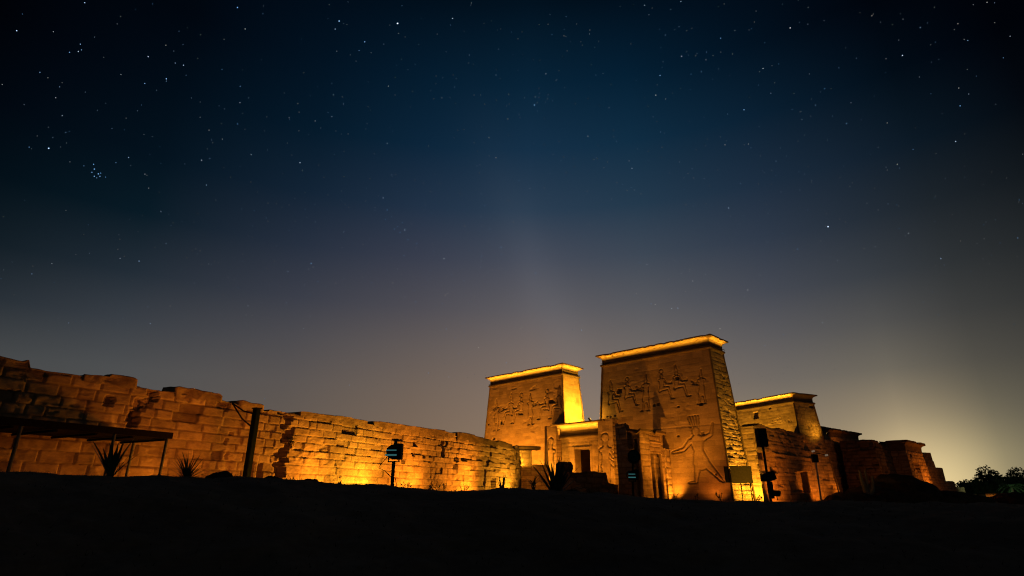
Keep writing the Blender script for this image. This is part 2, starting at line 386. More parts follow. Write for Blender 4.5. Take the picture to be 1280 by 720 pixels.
def fig_goddess():
    return [((0, .93), (0, .932), .07, .07), ((0, .80), (0, .83), .05, .05), ((0, .74), (0, .78), .04, .04), ((-.10, .70), (.10, .70), .04, .04), ((0, .69), (0, .50), .08, .06), ((0, .5), (0, .42), .07, .09),
            ((0, .42), (.02, .02), .085, .05), ((.09, .70), (.18, .56), .03, .025), ((.18, .56), (.30, .66), .02, .015), ((.30, .66), (.33, .74), .015, .02), ((-.05, .60), (.16, .46), .025, .02), ((.14, .46), (.34, .26), .035, .02)]
def carve(h, u, z, figs, depth=.10, w=.05, tn=None):
    for (u0, z0, H, flip, strokes) in figs:
        m = (np.abs(u-u0) < H*.62) & (z > z0-.1*H) & (z < z0+H*1.18)
        if not m.any(): continue
        x = (u[m]-u0)/H*(-1 if flip else 1); y = (z[m]-z0)/H; d = np.full(x.shape, 9.0)
        for (a, b, r1, r2) in strokes:
            ax, ay = a; bx, by = b; L2 = (bx-ax)**2+(by-ay)**2+1e-9
            t = np.clip(((x-ax)*(bx-ax)+(y-ay)*(by-ay))/L2, 0, 1)
            d = np.minimum(d, np.hypot(x-ax-t*(bx-ax), y-ay-t*(by-ay))-1.3*(r1+(r2-r1)*t))
        d = d*H; ww = w
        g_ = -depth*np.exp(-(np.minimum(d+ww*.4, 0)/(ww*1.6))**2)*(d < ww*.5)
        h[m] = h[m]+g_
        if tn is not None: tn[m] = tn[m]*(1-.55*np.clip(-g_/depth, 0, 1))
    return h
def glyphs(h, u, z, u0, u1, z0, z1, cell=.45, depth=.05, seed=4):
    """rows of small carved signs"""
    m = (u > u0) & (u < u1) & (z > z0) & (z < z1)
    if not m.any(): return h
    cx = np.floor((u[m]-u0)/cell); cy = np.floor((z[m]-z0)/cell); fx = (u[m]-u0)/cell-cx-.5; fy = (z[m]-z0)/cell-cy-.5
    a = _h(cx, cy, cx*0, seed); b = _h(cx, cy, cx*0+1, seed); c = _h(cx, cy, cx*0+2, seed)
    s1 = np.abs(np.hypot(fx, fy)-.22*(.6+.6*a)) < .07; s2 = (np.abs(fx*(1+b)+fy*(a-.5)) < .07) & (np.abs(fy) < .33); s3 = (np.abs(fy+.15*(b-.5)) < .06) & (np.abs(fx) < .3)
    on = np.where(c < .34, s1, np.where(c < .67, s2, s3 | (s2 & (b > .5))))*(a > .15)
    h[m] -= depth*on; return h
def hole(h, u, z, u0, u1, z0, z1, depth, soft=.0):
    m = (u > u0) & (u < u1) & (z > z0) & (z < z1)
    h[m] = -depth; return h

def door_wall(A, B_, thick, z0, z1, doors, hf, back=None, topf=None, res=.07, rough=.03, seed=5):
    """wall from A to B_ (seen face first, left to right) with real openings: doors [(u0, u1, sill, head)]"""
    A = np.array(A, float); B_ = np.array(B_, float); Lg = np.linalg.norm(B_-A); e = (B_-A)/Lg; q = np.array([-e[1], e[0]]); out = []
    def piece(u0, u1, za, zb, tf):
        c = [A+e*u0, A+e*u1, A+e*u1+q*thick, A+e*u0+q*thick]
        out.append(block(c, c, za, zb, res, {0: (lambda u, z: hf(u+u0, z)), 2: (back or (lambda u, z: (0*u, 0*u+.5)))}, topf=tf, rough=rough, seed=seed, edge=.001))
    u = 0
    for (u0, u1, sill, head) in sorted(doors):
        piece(u, u0, z0, z1, topf); piece(u0, u1, head, z1, topf)
        if sill is not None: piece(u0, u1, z0, sill, None)
        u = u1
    piece(u, Lg, z0, z1, topf); return merge(out)
# ------------------------------------------------------------------ the first pylon: local frame (s to the left, q to the back)
PA = radians(46.8); D2 = np.array([-sin(PA), cos(PA)]); B2 = np.array([cos(PA), sin(PA)]); PO = np.array([21.5, 60.0])
def pl(s, q): return PO+D2*s+B2*q
def P3(s, q, z): p = pl(s, q); return Vector((p[0], p[1], z))
BAT = .065
def on_plane(px, py, O, d):
    """sight line through pixel meets the vertical plane O + t*d: returns t, z"""
    k, m = kray(px, py); t = (O[0]-k*O[1])/(k*d[1]-d[0]); Y = O[1]+t*d[1]; return t, EYE+m*Y

def tower(name, label, s0, s1, q0, depth, z1, seed, front, side):
    e = (z1)*BAT
    # CCW from above: front edge first. front = q small; going right to left is +s
    def rc(s0_, s1_, qa, qb): return [pl(s1_, qa), pl(s0_, qa), pl(s0_, qb), pl(s1_, qb)]
    b = rc(s0-e, s1+e, q0-e, q0+depth+e); t = rc(s0, s1, q0, q0+depth)
    root = empty(name, (*pl((s0+s1)/2, q0+depth/2), 0), label, 'pylon tower')
    V = block(b, t, -.3, z1, .055, {0: front, 1: side, 'all': lambda u, z: masonry(u, z, seed+3)}, seed=seed, rough=.015)
    stone('masonry', V, M['sand'], root)
    ring_mesh('torus_moulding', ring_profile(t, torus_prof(z1+.10, .19), rough=.02, capz=False), M['sand'], root)
    ring_mesh('cornice', ring_profile(t, cavetto(z1+.26, 1.16, .55, .16), seg=.2, rough=.02, seed=seed, erode=.08), M['sand'], root)
    for i in range(4):
        p0 = b[i]; p1 = t[i]
        v, f = tube([(p0[0]*(1-w)+p1[0]*w, p0[1]*(1-w)+p1[1]*w, -.3+(z1+.3)*w) for w in np.linspace(0, 1, 40)], .11, 8)
        v = [tuple(np.array(q)+.025*np.array([noise3(q[0]*3, q[1]*3, q[2]*2, 5), noise3(q[0]*3, q[1]*3, q[2]*2, 6), 0])) for q in v]
        pd('corner_moulding', [(v, f)], M['sand'], root)
    return root, b, t

# face frame helper for front faces: u runs from left (s large) to right
T2S0, T2S1 = 0.0, 14.0; T1S0, T1S1 = 20.6, 34.2; ZT = 16.7
e2 = ZT*BAT
def fpix(px, py, s_left, q):  # pixel -> (u, z) on front plane, u measured from the left base corner
    O = pl(0, q); t, z = on_plane(px, py, O, D2); return s_left-t, z
def front2(u, z):
    h, tn = masonry(u, z, 11, .52, 1.15, .005, .028, .010, missing=.002, mdepth=.08, jt=.18)
    F = lambda px, py: fpix(px, py, T2S1+e2, -.45)
    figs = []
    for (pxh, pyb, pyt, flip, st) in [(762, 516, 476, 0, fig_seat(False)), (782, 508, 470, 0, fig_seat(True)), (806, 514, 468, 1, fig_stand(1)), (825, 500, 460, 0, fig_seat(True)), (844, 497, 456, 0, fig_seat(False)), (876, 505, 462, 1, fig_stand(1)),]:
        u0, zb = F(pxh, pyb); _, zt = F(pxh, pyt); figs.append((u0+.25, zb, (zt-zb)/1.06, flip, st))
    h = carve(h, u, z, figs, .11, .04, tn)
    u0, zb = fpix(875, 604, T2S1+e2, -.8); _, zt = fpix(872, 521, T2S1+e2, -.6)
    h = carve(h, u, z, [(u0, zb, (zt-zb)/1.05, 0, fig_smite())], .14, .06, tn)
    for (a, b_, c, d) in [(770, 485, 776, 492), (843, 470, 847, 475), (816, 505, 819, 508), (821, 503.5, 824, 507), (846, 507, 849, 509), (758, 520, 760, 522), (762, 520, 764, 522), (768, 519, 770, 521), (874, 503, 878, 507), (847, 544, 850, 546), (877, 540, 880, 543), (896, 592, 898, 594)]:
        (ua, za), (ub, zb_) = F(a, d), F(c, b_); h = hole(h, u, z, ua, ub, za, zb_, .7)
    band = (np.abs(z-8.55) < .05); h = h-band*.03
    h = glyphs(h, u, z, 6.0, 14.2, 5.0, 6.2, .42, .03, 9)
    h -= .03*sstep(.25, .5, fbm(u*.5, z*.9, 0, 22, 4))
    return h, tn
def side2(u, z):
    h, tn = masonry(u, z, 12, .5, 1.0, .03, .05, .035)
    er = sstep(11.5, 6, z)
    hh, _ = masonry(u, z, 19, .42, 1.7, .16, .08, .10, missing=.12, mdepth=.25)
    h = h*(1-er)+er*(hh-.10+.12*fbm(u*.8, z*2.6, 0, 31, 4))
    h = h-.09*sstep(.1, .4, fbm(u*.7, z*2.2+u*.6, 0, 33, 4))*sstep(13, 11, z)
    h = carve(h, u, z, [(3.1, 12.2, 2.4, 0, fig_stand(1))], .07, .05)
    return h, tn
def front1(u, z):
    h, tn = masonry(u, z, 21, .52, 1.15, .005, .028, .010, missing=.002, mdepth=.08, jt=.18)
    F = lambda px, py: fpix(px, py, T1S1+e2, .3-.4)
    figs = []
    for (pxh, pyb, pyt, flip, st) in [(619, 538, 500, 0, fig_stand(1)), (637, 529, 492, 1, fig_seat(False)), (650, 528, 490, 1, fig_seat(True)), (662, 531, 492, 0, fig_stand(1)), (683, 523, 485, 1, fig_seat(True)), (698, 522, 482, 1, fig_seat(False))]:
        u0, zb = F(pxh, pyb); _, zt = F(pxh, pyt); figs.append((u0, zb, (zt-zb)/1.06, flip, st))
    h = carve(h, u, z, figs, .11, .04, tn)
    for (a, b_, c, d) in [(685, 498.5, 690.5, 504), (625, 525, 627.5, 529), (609.5, 529, 611.5, 531), (616, 547, 619, 550)]:
        (ua, za), (ub, zb_) = F(a, d), F(c, b_); h = hole(h, u, z, ua, ub, za, zb_, .7)
    h -= .05*sstep(.25, .5, fbm(u*.5, z*.9, 0, 42, 4))
    return h, tn
t2, t2b, t2t = tower('pylon_tower', 'tall sandstone temple tower with six carved gods above a large striding figure', T2S0, T2S1, 0, 3.5, ZT, 1, front2, side2)
t1, t1b, t1t = tower('pylon_tower', 'farther temple tower with a bright yellow side and seated figures on its orange front', T1S0, T1S1, .3, 3.5, ZT, 2, front1, lambda u, z: masonry(u, z, 23, .5, 1.0, .01, .03, .015, missing=.01, jt=.2))

# gateway between the towers
gw = empty('temple_gateway', (*pl(17.2, 0), 0), 'low temple gateway with glowing cornice and dark doorway between the two big towers', 'gateway')
def portal_f(u, z):  # u from left s=20.4
    h, tn = masonry(u, z, 51, .45, .8, .008, .03, .015, jt=.2)
    h = glyphs(h, u, z, .3, 6.0, 7.15, 8.1, .42, .05, 3)
    h = glyphs(h, u, z, .35, 1.7, 1.5, 7.0, .45, .035, 5); h = glyphs(h, u, z, 4.9, 6.1, 1.5, 7.0, .45, .035, 6)
    a = 20.35-18.25; b = 20.35-16.0
    fr = ((u > a-.35) & (u < b+.35) & (z < 7.25)); h = np.where(fr, h*0+.08, h)
    return h, tn
b = [pl(20.35, -.7), pl(14.0, -.7), pl(14.0, 4.6), pl(20.35, 4.6)]
pw_ = door_wall(b[0], b[1], 1.25, -.2, 8.3, [(2.1, 4.35, None, 6.9)], portal_f, seed=51)
bk = [pl(20.35, 9.0), pl(14.0, 9.0), pl(14.0, 9.6), pl(20.35, 9.6)]; rf = [pl(20.4, .5), pl(13.9, .5), pl(13.9, 9.6), pl(20.4, 9.6)]
stone('portal_wall', pw_, M['sand'], gw)
for sa_, sb_ in ((14.7, 14.1), (20.3, 19.7)):
    cw = [pl(sa_, .58), pl(sb_, .58), pl(sb_, 9.1), pl(sa_, 9.1)]; stone('side_wall', block(cw, cw, -.2, 8.0, .3), M['sand'], gw)
stone('rear_wall', block(bk, bk, -.2, 8.0, .3), M['sand'], gw); stone('roof', block(rf, rf, 8.0, 8.32, .3), M['sand'], gw)
ring_mesh('torus_moulding', ring_profile(b, torus_prof(8.42, .2), rough=.02, capz=False), M['sand'], gw)
ring_mesh('cornice', ring_profile(b, cavetto(8.6, 1.45, .95, .16), seg=.2, rough=.02, seed=8), M['sand'], gw)
def jamb_f(sd):
    def f(u, z):
        h, tn = masonry(u, z, sd, .5, 1.0, .008, .03, .015, jt=.2)
        return carve(h, u, z, [(.95, 2.4 if sd == 61 else 3.2, 6.0 if sd == 61 else 5.2, 0 if sd == 61 else 1, fig_goddess())], .13, .05, tn), tn
    return f
for sd, (sa, sb, zt) in {61: (14.1, 12.0, 10.1), 62: (22.3, 20.4, 9.9)}.items():
    b = [pl(sa, -1.9), pl(sb, -1.9), pl(sb, .6), pl(sa, .6)]; t = [pl(sa, -1.5), pl(sb, -1.5), pl(sb, .6), pl(sa, .6)]
    stone('jamb', block(b, t, -.2, zt, .07, {0: jamb_f(sd), 'all': lambda u, z: masonry(u, z, 63)}, rough=.05, seed=sd), M['sand'], gw)

# side gate in front of the near tower
sg = empty('side_gate', (*pl(6.5, -4), 0), 'small ruined stone gate with dark left face and tall narrow doorway before the near tower', 'gate')
QF = -6.7
def sg_front(u, z):
    h, tn = masonry(u, z, 71, .55, 1.1, .06, .06, .05, missing=.05)
    O = pl(0, QF); 
    def F(px, py): t, zz = on_plane(px, py, O, D2); return 8.2-t, zz
    (ua, za), (ub, zb) = F(786, 560), F(796, 536); h = hole(h, u, z, ua, ub, za, zb, .6)
    return h, tn
def sg_side(u, z):   # u from q=-6.7 backwards
    h, tn = masonry(u, z, 72, .55, 1.2, .025, .05, .035)
    h = np.where(z > 6.75, h+.06, h)
    return h, tn
def sg_top(x, y):
    s = (x-PO[0])*D2[0]+(y-PO[1])*D2[1]; q = (x-PO[0])*B2[0]+(y-PO[1])*B2[1]
    return 7.75+sstep(6.9, 7.3, s)*.9*(q < -4)+.12*np.round(2*noise3(x*.9, y*.9, 0, 8))
b = [pl(8.3, QF), pl(6.2, QF), pl(6.2, QF+.9), pl(8.3, QF+.9)]
stone('front_wall', block(b, b, -.2, 8.6, .07, {0: sg_front, 'all': lambda u, z: masonry(u, z, 73)}, topf=sg_top, rough=.04), M['sandw'], sg)
stone('gate_wall', door_wall(pl(5.5, QF), pl(5.5, -2.0), .3, -.2, 8.6, [(1.9, 4.2, None, 5.7)], sg_side, topf=sg_top, rough=.03, seed=72), M['sandw'], sg)
b = [pl(8.3, -2.9), pl(6.2, -2.9), pl(6.2, -2.0), pl(8.3, -2.0)]; stone('rear_wall', block(b, b, -.2, 7.8, .12, {'all': lambda u, z: masonry(u, z, 73)}), M['sandw'], sg)
b = [pl(8.3, QF+.8), pl(7.7, QF+.8), pl(7.7, -2.8), pl(8.3, -2.8)]; stone('left_wall', block(b, b, -.2, 7.8, .12, {'all': lambda u, z: masonry(u, z, 73)}), M['sandw'], sg)
b = [pl(7.8, QF+.8), pl(6.1, QF+.8), pl(6.1, -2.8), pl(7.8, -2.8)]; stone('roof', block(b, b, 7.2, 7.6, .2), M['sandw'], sg)
c = [pl(6.3, QF-.02), pl(5.48, QF-.02), pl(5.48, -2.2), pl(6.3, -2.2)]
ring_mesh('cornice', ring_profile(c, cavetto(7.05, .95, .35, .22), seg=.25, rough=.04, seed=18, erode=.3), M['sandw'], sg)
b = [pl(7.6, -2.0), pl(5.35, -2.0), pl(5.35, -1.0), pl(7.6, -1.0)]
stone('pilaster', block(b, b, -.2, 6.3, .08, {'all': lambda u, z: masonry(u, z, 74, .5, 1.0, .04)}, rough=.06), M['sand'], sg)

# ------------------------------------------------------------------ the second pylon
A2 = radians(27); E2 = np.array([-sin(A2), cos(A2)]); G2 = np.array([cos(A2), sin(A2)]); O2 = np.array([39.6, 80.0])
def p2(s, q): return O2+E2*s+G2*q
z2 = 13.9; e_ = z2*.07
def front3(u, z):
    h, tn = masonry(u, z, 81, .5, 1.1, .012, .04, .02, jt=.3)
    O = p2(0, -.5)
    def F(px, py): t, zz = on_plane(px, py, O, E2); return 14+e_-t, zz
    for (a, b_, c, d) in [(939.5, 515, 944.5, 523), (944, 529, 948, 532), (959, 509, 961, 511), (925, 511, 927, 513)]:
        (ua, za), (ub, zb) = F(a, d), F(c, b_); h = hole(h, u, z, ua, ub, za, zb, .6)
    ua, za = F(962, 528); ub, zb = F(984, 522); h = glyphs(h, u, z, ua, ub+1, za-.3, zb+.2, .45, .06, 14)
    return h, tn
def side3(u, z):
    h, tn = masonry(u, z, 82, .5, 1.0, .03, .06, .04, missing=.03)
    return glyphs(h, u, z, .6, 4.5, 10.3, 13.3, .5, .06, 21), tn
b = [p2(14+e_, -e_), p2(-e_, -e_), p2(-e_, 4.2+e_), p2(14+e_, 4.2+e_)]; t = [p2(14, 0), p2(0, 0), p2(0, 4.2), p2(14, 4.2)]
r2 = empty('inner_pylon', (*p2(7, 2), 0), 'golden tapered stone tower with one small window, behind the long brown wall', 'pylon tower')
stone('masonry', block(b, t, 0, z2, .09, {0: front3, 1: side3, 'all': lambda u, z: masonry(u, z, 83)}, rough=.04), M['sand'], r2)
ring_mesh('torus_moulding', ring_profile(t, torus_prof(z2+.1, .18), rough=.02, capz=False), M['sand'], r2)
ring_mesh('cornice', ring_profile(t, cavetto(z2+.26, 1.06, .5, .16), seg=.25, rough=.02, seed=28, erode=.1), M['sand'], r2)
for i in (0, 1, 2, 3):
    pd('corner_moulding', [tube([(*b[i], 0), (*t[i], z2)], .11)], M['sand'], r2)

# ------------------------------------------------------------------ long wall right of the near tower
WO = np.array([27.6, 66.0]); WD = B2
def lw(px, py): return on_plane(px, py, WO, WD)
def long_f(u, z):
    h, tn = masonry(u, z, 91, .5, 1.3, .06, .06, .05, missing=.05, mdepth=.18)
    h = h+.12*(np.abs(z-6.3) < .12)+.10*(np.abs(z-4.1) < .1)*(u > 8)
    for (a, b_, c, d, dp) in [(950, 566, 968, 590, 1.1), (1006, 552, 1010, 562, .7), (1015, 558, 1020, 568, .7), (998, 590, 1015, 616, 1.2), (989, 602, 996, 617, .9), (1025, 583, 1031, 604, 1.0), (1031, 596, 1038, 612, 1.0), (973, 602, 979, 608, .5), (1041, 602, 1045, 610, .6), (987, 549, 989, 553, .3), (1033, 566, 1035, 568, .3)]:
        (ua, za), (ub, zb) = lw(a, d), lw(c, b_); h = hole(h, u, z, ua, ub, za, zb, dp)
    # pale filling slab standing inside the large opening
    (ua, za), (ub, zb) = lw(953, 591), lw(963.5, 575); m = (u > ua) & (u < ub) & (z > za) & (z < zb); h[m] = -.25
    h = glyphs(h, u, z, 3, 34, 7.6, 8.4, .6, .05, 8)
    return h-.1*sstep(.2, .5, fbm(u*.35, z*.5, 0, 12, 4)), tn
def long_top(x, y):
    t_ = (x-WO[0])*WD[0]+(y-WO[1])*WD[1]
    return 9.3+.1*np.round(2.2*noise3(t_*.45, 0, 0, 3))+.05*noise3(t_*2, 0, 0, 4)
q_ = np.array([-WD[1], WD[0]])
b = [WO, WO+WD*36, WO+WD*36+q_*1.8, WO+q_*1.8]
longw = stone('court_wall', block(b, b, -.2, 9.3, .09, {0: long_f, 'all': lambda u, z: masonry(u, z, 92)}, topf=long_top, rough=.03), M['sandw'])
tag(longw, 'long brown temple wall with square dark openings, right of the near tower', 'wall')
# low lit screen wall joining the near tower to it
b = [pl(-1.3, 4.2), pl(-1.3, 4.2)+np.array([1.6, 2.4]), pl(-1.3, 4.2)+np.array([.6, 3.6]), pl(-1.9, 5.4)]

# ------------------------------------------------------------------ main temple block behind, with a red-lit cornice
n0 = np.array([44.5, 87.4]); n1 = np.array([60.0, 100.6]); nd = (n1-n0)/np.linalg.norm(n1-n0); nq = np.array([-nd[1], nd[0]])
r3 = empty('temple_hall', (*(n0+nd*8), 0), 'flat-roofed temple hall with a dim red cornice behind the long wall', 'temple')
b = [n0, n1, n1+nq*8, n0+nq*8]
stone('masonry', block(b, b, 0, 10.6, .14, {'all': lambda u, z: masonry(u, z, 101, .5, 1.2, .03, .08, .04)}, rough=.05), M['sandw'], r3)
ring_mesh('cornice', ring_profile(b, cavetto(10.6, 1.15, .5, .25), seg=.4, rough=.07, seed=38, erode=.2), M['sandw'], r3)

# ------------------------------------------------------------------ dark ruined block and small gateway at the right
k0 = np.array([52.6, 85.0])
def dark_top(x, y):
    t_ = (x-k0[0])*B2[0]+(y-k0[1])*B2[1]
    return 9.3-.35*(t_ > 3.4)*(t_ < 9)+.15*(t_ > 9)+.07*noise3(x*1.7, y*1.7, 0, 6)
def dark_f(u, z):
    h, tn = masonry(u, z, 111, .5, 1.2, .10, .08, .07, missing=.08)
    return h, tn
b = [k0+D2*4.3, k0+np.array([.5, -.4]), k0+B2*15+np.array([.5, -.4]), k0+B2*15+D2*4.3]; t = [k0+D2*4.3, k0, k0+B2*14.6, k0+B2*14.6+D2*4.3]
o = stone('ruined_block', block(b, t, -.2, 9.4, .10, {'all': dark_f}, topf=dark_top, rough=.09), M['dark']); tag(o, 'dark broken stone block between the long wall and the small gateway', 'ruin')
g0 = np.array([61.2, 91.0]); gd = np.array([.735, .678]); gq = np.array([-gd[1], gd[0]])
r4 = empty('small_gateway', (*(g0+gd*5), 0), 'small free-standing ruined gateway with flared cornice and broken doorway at far right', 'gateway')
def gate_f(u, z):
    h, tn = masonry(u, z, 121, .5, 1.1, .05, .08, .05, missing=.03)
    w = .25*np.round(2*noise3(z*1.4, 0, 0, 5))
    m = (u > 3.5+w) & (u < 6.3) & (z < 6.6); h[m] = -1.3
    return h, tn
b = [g0-gd*.9-gq*.5, g0+gd*11.0-gq*.5, g0+gd*11.0+gq*3.3, g0-gd*.9+gq*3.3]; t = [g0, g0+gd*9.6, g0+gd*9.6+gq*2.6, g0+gq*2.6]
stone('masonry', block(b, t, -.2, 8.2, .10, {0: gate_f, 'all': dark_f}, rough=.06), M['sandw'], r4)
ring_mesh('cornice', ring_profile(t, cavetto(8.2, 1.55, .55, .35), seg=.3, rough=.08, seed=48, erode=.3), M['sandw'], r4)
s0 = np.array([73.2, 105.0]); sd_ = np.array([.743, .669]); sq_ = np.array([-sd_[1], sd_[0]])
steps = []
for px, py in [(1150, 566), (1163.5, 566), (1164, 577), (1167, 577), (1167.5, 585), (1178, 585), (1179, 594), (1181, 602), (1193, 602), (1195, 609), (1205, 609), (1207, 617), (1216, 618)]:
    steps.append(on_plane(px, py, s0, sd_))
def step_top(x, y):
    t_ = (x-s0[0])*sd_[0]+(y-s0[1])*sd_[1]
    return np.interp(t_, [s[0] for s in steps], [s[1] for s in steps])+.12*noise3(x*.8, y*.8, 0, 4)
b = [s0-sd_*4, s0+sd_*36, s0+sd_*36+sq_*4, s0-sd_*4+sq_*4]
o = stone('stepped_ruin', block(b, b, -.3, 9, .16, {'all': dark_f}, topf=step_top, rough=.09), M['sandw']); tag(o, 'ruined wall stepping down to the trees behind the small gateway', 'ruin')

# ------------------------------------------------------------------ the colonnade's long back wall on the left
LO = np.array([-19.5, 21.0]); LD = np.array([sin(radians(27.6)), cos(radians(27.6))]); LQ = np.array([-LD[1], LD[0]])
def lf(px, py): return on_plane(px, py, LO, LD)
T0 = -14.0
prof = [lf(*p) for p in [(0, 445), (36, 452), (37.5, 462), (92, 470), (160, 482), (220, 490), (290, 503), (315, 511), (370, 517), (440, 526), (520, 538), (575, 545), (640, 559), (646, 563)]]
pt = [p[0] for p in prof]; pz = [p[1] for p in prof]
def left_top(x, y):
    t_ = (x-LO[0])*LD[0]+(y-LO[1])*LD[1]
    base = np.interp(t_, pt, pz); kk = np.floor(t_/.9)
    return base+.09*(_h(kk, kk*0, kk*0, 6)-.5)*1.2+.03*noise3(t_*3, 0, 0, 4)
HOLES = [(129, 496, 144, 507, .35), (167, 499, 183, 511, .40), (183, 492, 194, 503, .35), (161, 511, 167, 521, .25), (306, 578, 318, 604, .9), (319, 579, 330, 604, .9), (281, 508, 285, 514, .3), (280, 548, 285, 556, .3), (288, 540, 293, 545, .3),
         (281, 566, 285, 574, .25), (516.5, 552, 522, 558, .35), (566, 580, 572, 586, .4), (552, 551, 556.5, 571, .35), (502, 573, 507, 579, .35), (515, 565, 519, 570, .3), (528, 568, 533, 572, .3), (537, 569, 541, 571.5, .3), (567, 572, 573, 577, .3), (576, 572, 584, 576, .3),
         (614.5, 598, 620.5, 614, .6), (535, 576, 539, 579, .2), (615, 575, 636, 578.5, .12), (605, 585, 608, 603, .15), (598, 602, 607, 604, .15), (608, 586, 624, 588, .12)]
CRK = [(353, 516), (361, 519), (359, 528), (355, 533), (362, 538), (359, 545), (355, 550), (360, 556), (356, 563), (350, 566), (356, 574), (348, 580), (352, 590), (346, 598), (350, 607)]
CRK = [lf(*p) for p in CRK]; CRK2 = [lf(*p) for p in [(192, 488), (188, 494), (194, 500), (186, 506), (172, 512), (168, 520)]]
def left_f(u, z):
    t_ = u+T0
    h, tn = masonry(u, z, 133, .43, 1.05, .035, .03, .055, missing=.13, mdepth=.15, rowjit=.12)
    # patched smooth area and eroded ones
    h = h-.06*sstep(.2, .4, fbm(t_*.6, z*1.1, 0, 61, 4))+.02*fbm(t_*4, z*4, 0, 62, 3)
    for poly, w0 in ((CRK, .27), (CRK2, .2)):
        tt = np.clip(z, poly[-1][1], poly[0][1]); zs = [p[1] for p in poly][::-1]; ts = [p[0] for p in poly][::-1]
        cx = np.interp(np.floor(z/.26)*.26+.13, zs, ts); w = w0*(.55+.9*_h(np.floor(z/.26), z*0, z*0, 3))
        m = (np.abs(t_-cx) < w) & (z < zs[-1]+.3) & (z > zs[0]-.5); h[m] = -.55
    for (a, b_, c, d, dp) in HOLES:
        (ua, za), (ub, zb) = lf(a, d), lf(c, b_); jj = .05*noise3(t_*6, z*6, 0, 2)
        m = (t_ > min(ua, ub)+jj) & (t_ < max(ua, ub)+jj) & (z > za+jj) & (z < zb+jj); h[m] = -dp
    return h, tn
TE = lf(645, 575)[0]
b = [LO+LD*T0, LO+LD*TE, LO+LD*TE+LQ*1.6, LO+LD*T0+LQ*1.6]
o = stone('colonnade_wall', block(b, b, -.3, 6.6, .052, {0: left_f, 'all': lambda u, z: masonry(u, z, 134)}, topf=left_top, rough=.01, edge=.12, zres=.045), M['sandw'])
tag(o, 'long lit sandstone block wall with a jagged vertical crack, running from the left edge', 'wall')
# loose blocks lying along its top
def top_blocks(name, label, px0, px1, h0, h1, sd, back=-.03, dep=1.1, lift=0, mat='sandw'):
    ta = lf(px0, 500)[0]; tb = lf(px1, 500)[0]; n = max(2, int(abs(tb-ta)/1.4))
    tm = (ta+tb)/2
    za = float(np.interp(tm, pt, pz)); A = LO+LD*ta+LQ*back; Bq = LO+LD*tb+LQ*back
    rg = random.Random(sd); lv = [rg.uniform(h0, h1) for _ in range(n+1)]
    zlow = min(float(np.interp(ta, pt, pz)), float(np.interp(tb, pt, pz)))-.12
    def tf(x, y):
        t_ = (x-LO[0])*LD[0]+(y-LO[1])*LD[1]; w = (t_-ta)/(tb-ta)
        k_ = np.clip(np.floor(w*n), 0, n).astype(int); return np.interp(t_, pt, pz)+np.array(lv)[k_]*(1-.2*np.abs(w*2-1)**8)
    bb = [A, Bq, Bq+LQ*dep, A+LQ*dep]
    o = stone(name, block(bb, bb, zlow, zlow+1, .09, {'all': lambda u, z: (.05*fbm(u*2, z*2, 0, sd, 3), 0*u+.5)}, topf=tf, rough=.05 if sd > 2 else .12, seed=sd, zres=.07), M[mat])
    return tag(o, label, 'stone block', 'loose blocks on top of the long wall')
top_blocks('stone_block', 'rough stone heap on the dark left stretch of the long wall top', 97, 166, .18, .42, 1)
top_blocks('stone_block', 'rounded boulder-like blocks on the wall top between canopy and pillar', 217, 277, .16, .32, 2)
top_blocks('stone_block', 'single squared block on the wall top just above the green pillar', 300, 331, .28, .36, 3, dep=1.2)
top_blocks('coping_slab', 'low coping slabs on the wall top just right of the vertical crack', 377, 461, .16, .26, 4)
top_blocks('coping_slab', 'long coping course on the wall top above the black floodlight', 470, 570, .20, .30, 5)
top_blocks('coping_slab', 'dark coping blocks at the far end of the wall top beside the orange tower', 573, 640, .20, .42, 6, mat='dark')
# ruined end of the wall
b = [LO+LD*(TE-.1)-LQ*.1, LO+LD*(TE+.9)-LQ*.1, LO+LD*(TE+.9)+LQ*1.4, LO+LD*(TE-.1)+LQ*1.4]
def end_top(x, y):
    t_ = (x-LO[0])*LD[0]+(y-LO[1])*LD[1]-TE; return 6.3-.45*np.floor(np.clip(t_, 0, 3)/.3)+.08*noise3(x*3, y*3, 0, 1)
o = stone('broken_wall_end', block(b, b, -.3, 6.4, .07, {'all': lambda u, z: masonry(u, z, 135, .5, 1, .10, .06, .06, missing=.15)}, topf=end_top, rough=.08), M['sandw']); tag(o, 'stepped broken end of the long wall beside the low shrine', 'ruin')

# ------------------------------------------------------------------ low structures at the foot of the far tower
r5 = empty('shrine', (2.4, 69, 0), 'low stone shrine with a small dark doorway and lit lintel at the wall end', 'shrine')
a0 = np.array(at(645, 600, 66.5)[:2]); a1 = np.array(at(686, 600, 68.0)[:2]); ad = (a1-a0)/np.linalg.norm(a1-a0); aq = np.array([-ad[1], ad[0]])
def shr(px, py): return on_plane(px, py, a0, ad)
def shr_f(u, z):
    h, tn = masonry(u, z, 141, .5, 1.1, .02, .05, .03)
    (ua, za), (ub, zb) = shr(650, 613), shr(658, 598); h = hole(h, u, z, ua, ub, -1, zb, .9)
    h = h+.10*(z > 4.55)
    (ua, za), (ub, zb) = shr(659, 607), shr(668, 604)
    return h, tn
b = [a0, a1, a1+aq*2.2, a0+aq*2.2]
stone('base_wall', block(b, b, 0, 4.9, .08, {0: shr_f, 'all': lambda u, z: masonry(u, z, 142)}, rough=.05), M['sandw'], r5)
c0 = a0+ad*.75+aq*.7; b = [c0, c0+ad*1.5, c0+ad*1.5+aq*.8, c0+aq*.8]
stone('naos_wall', block(b, b, 4.85, 6.55, .08, {'all': lambda u, z: masonry(u, z, 143)}, rough=.03), M['sand'], r5)
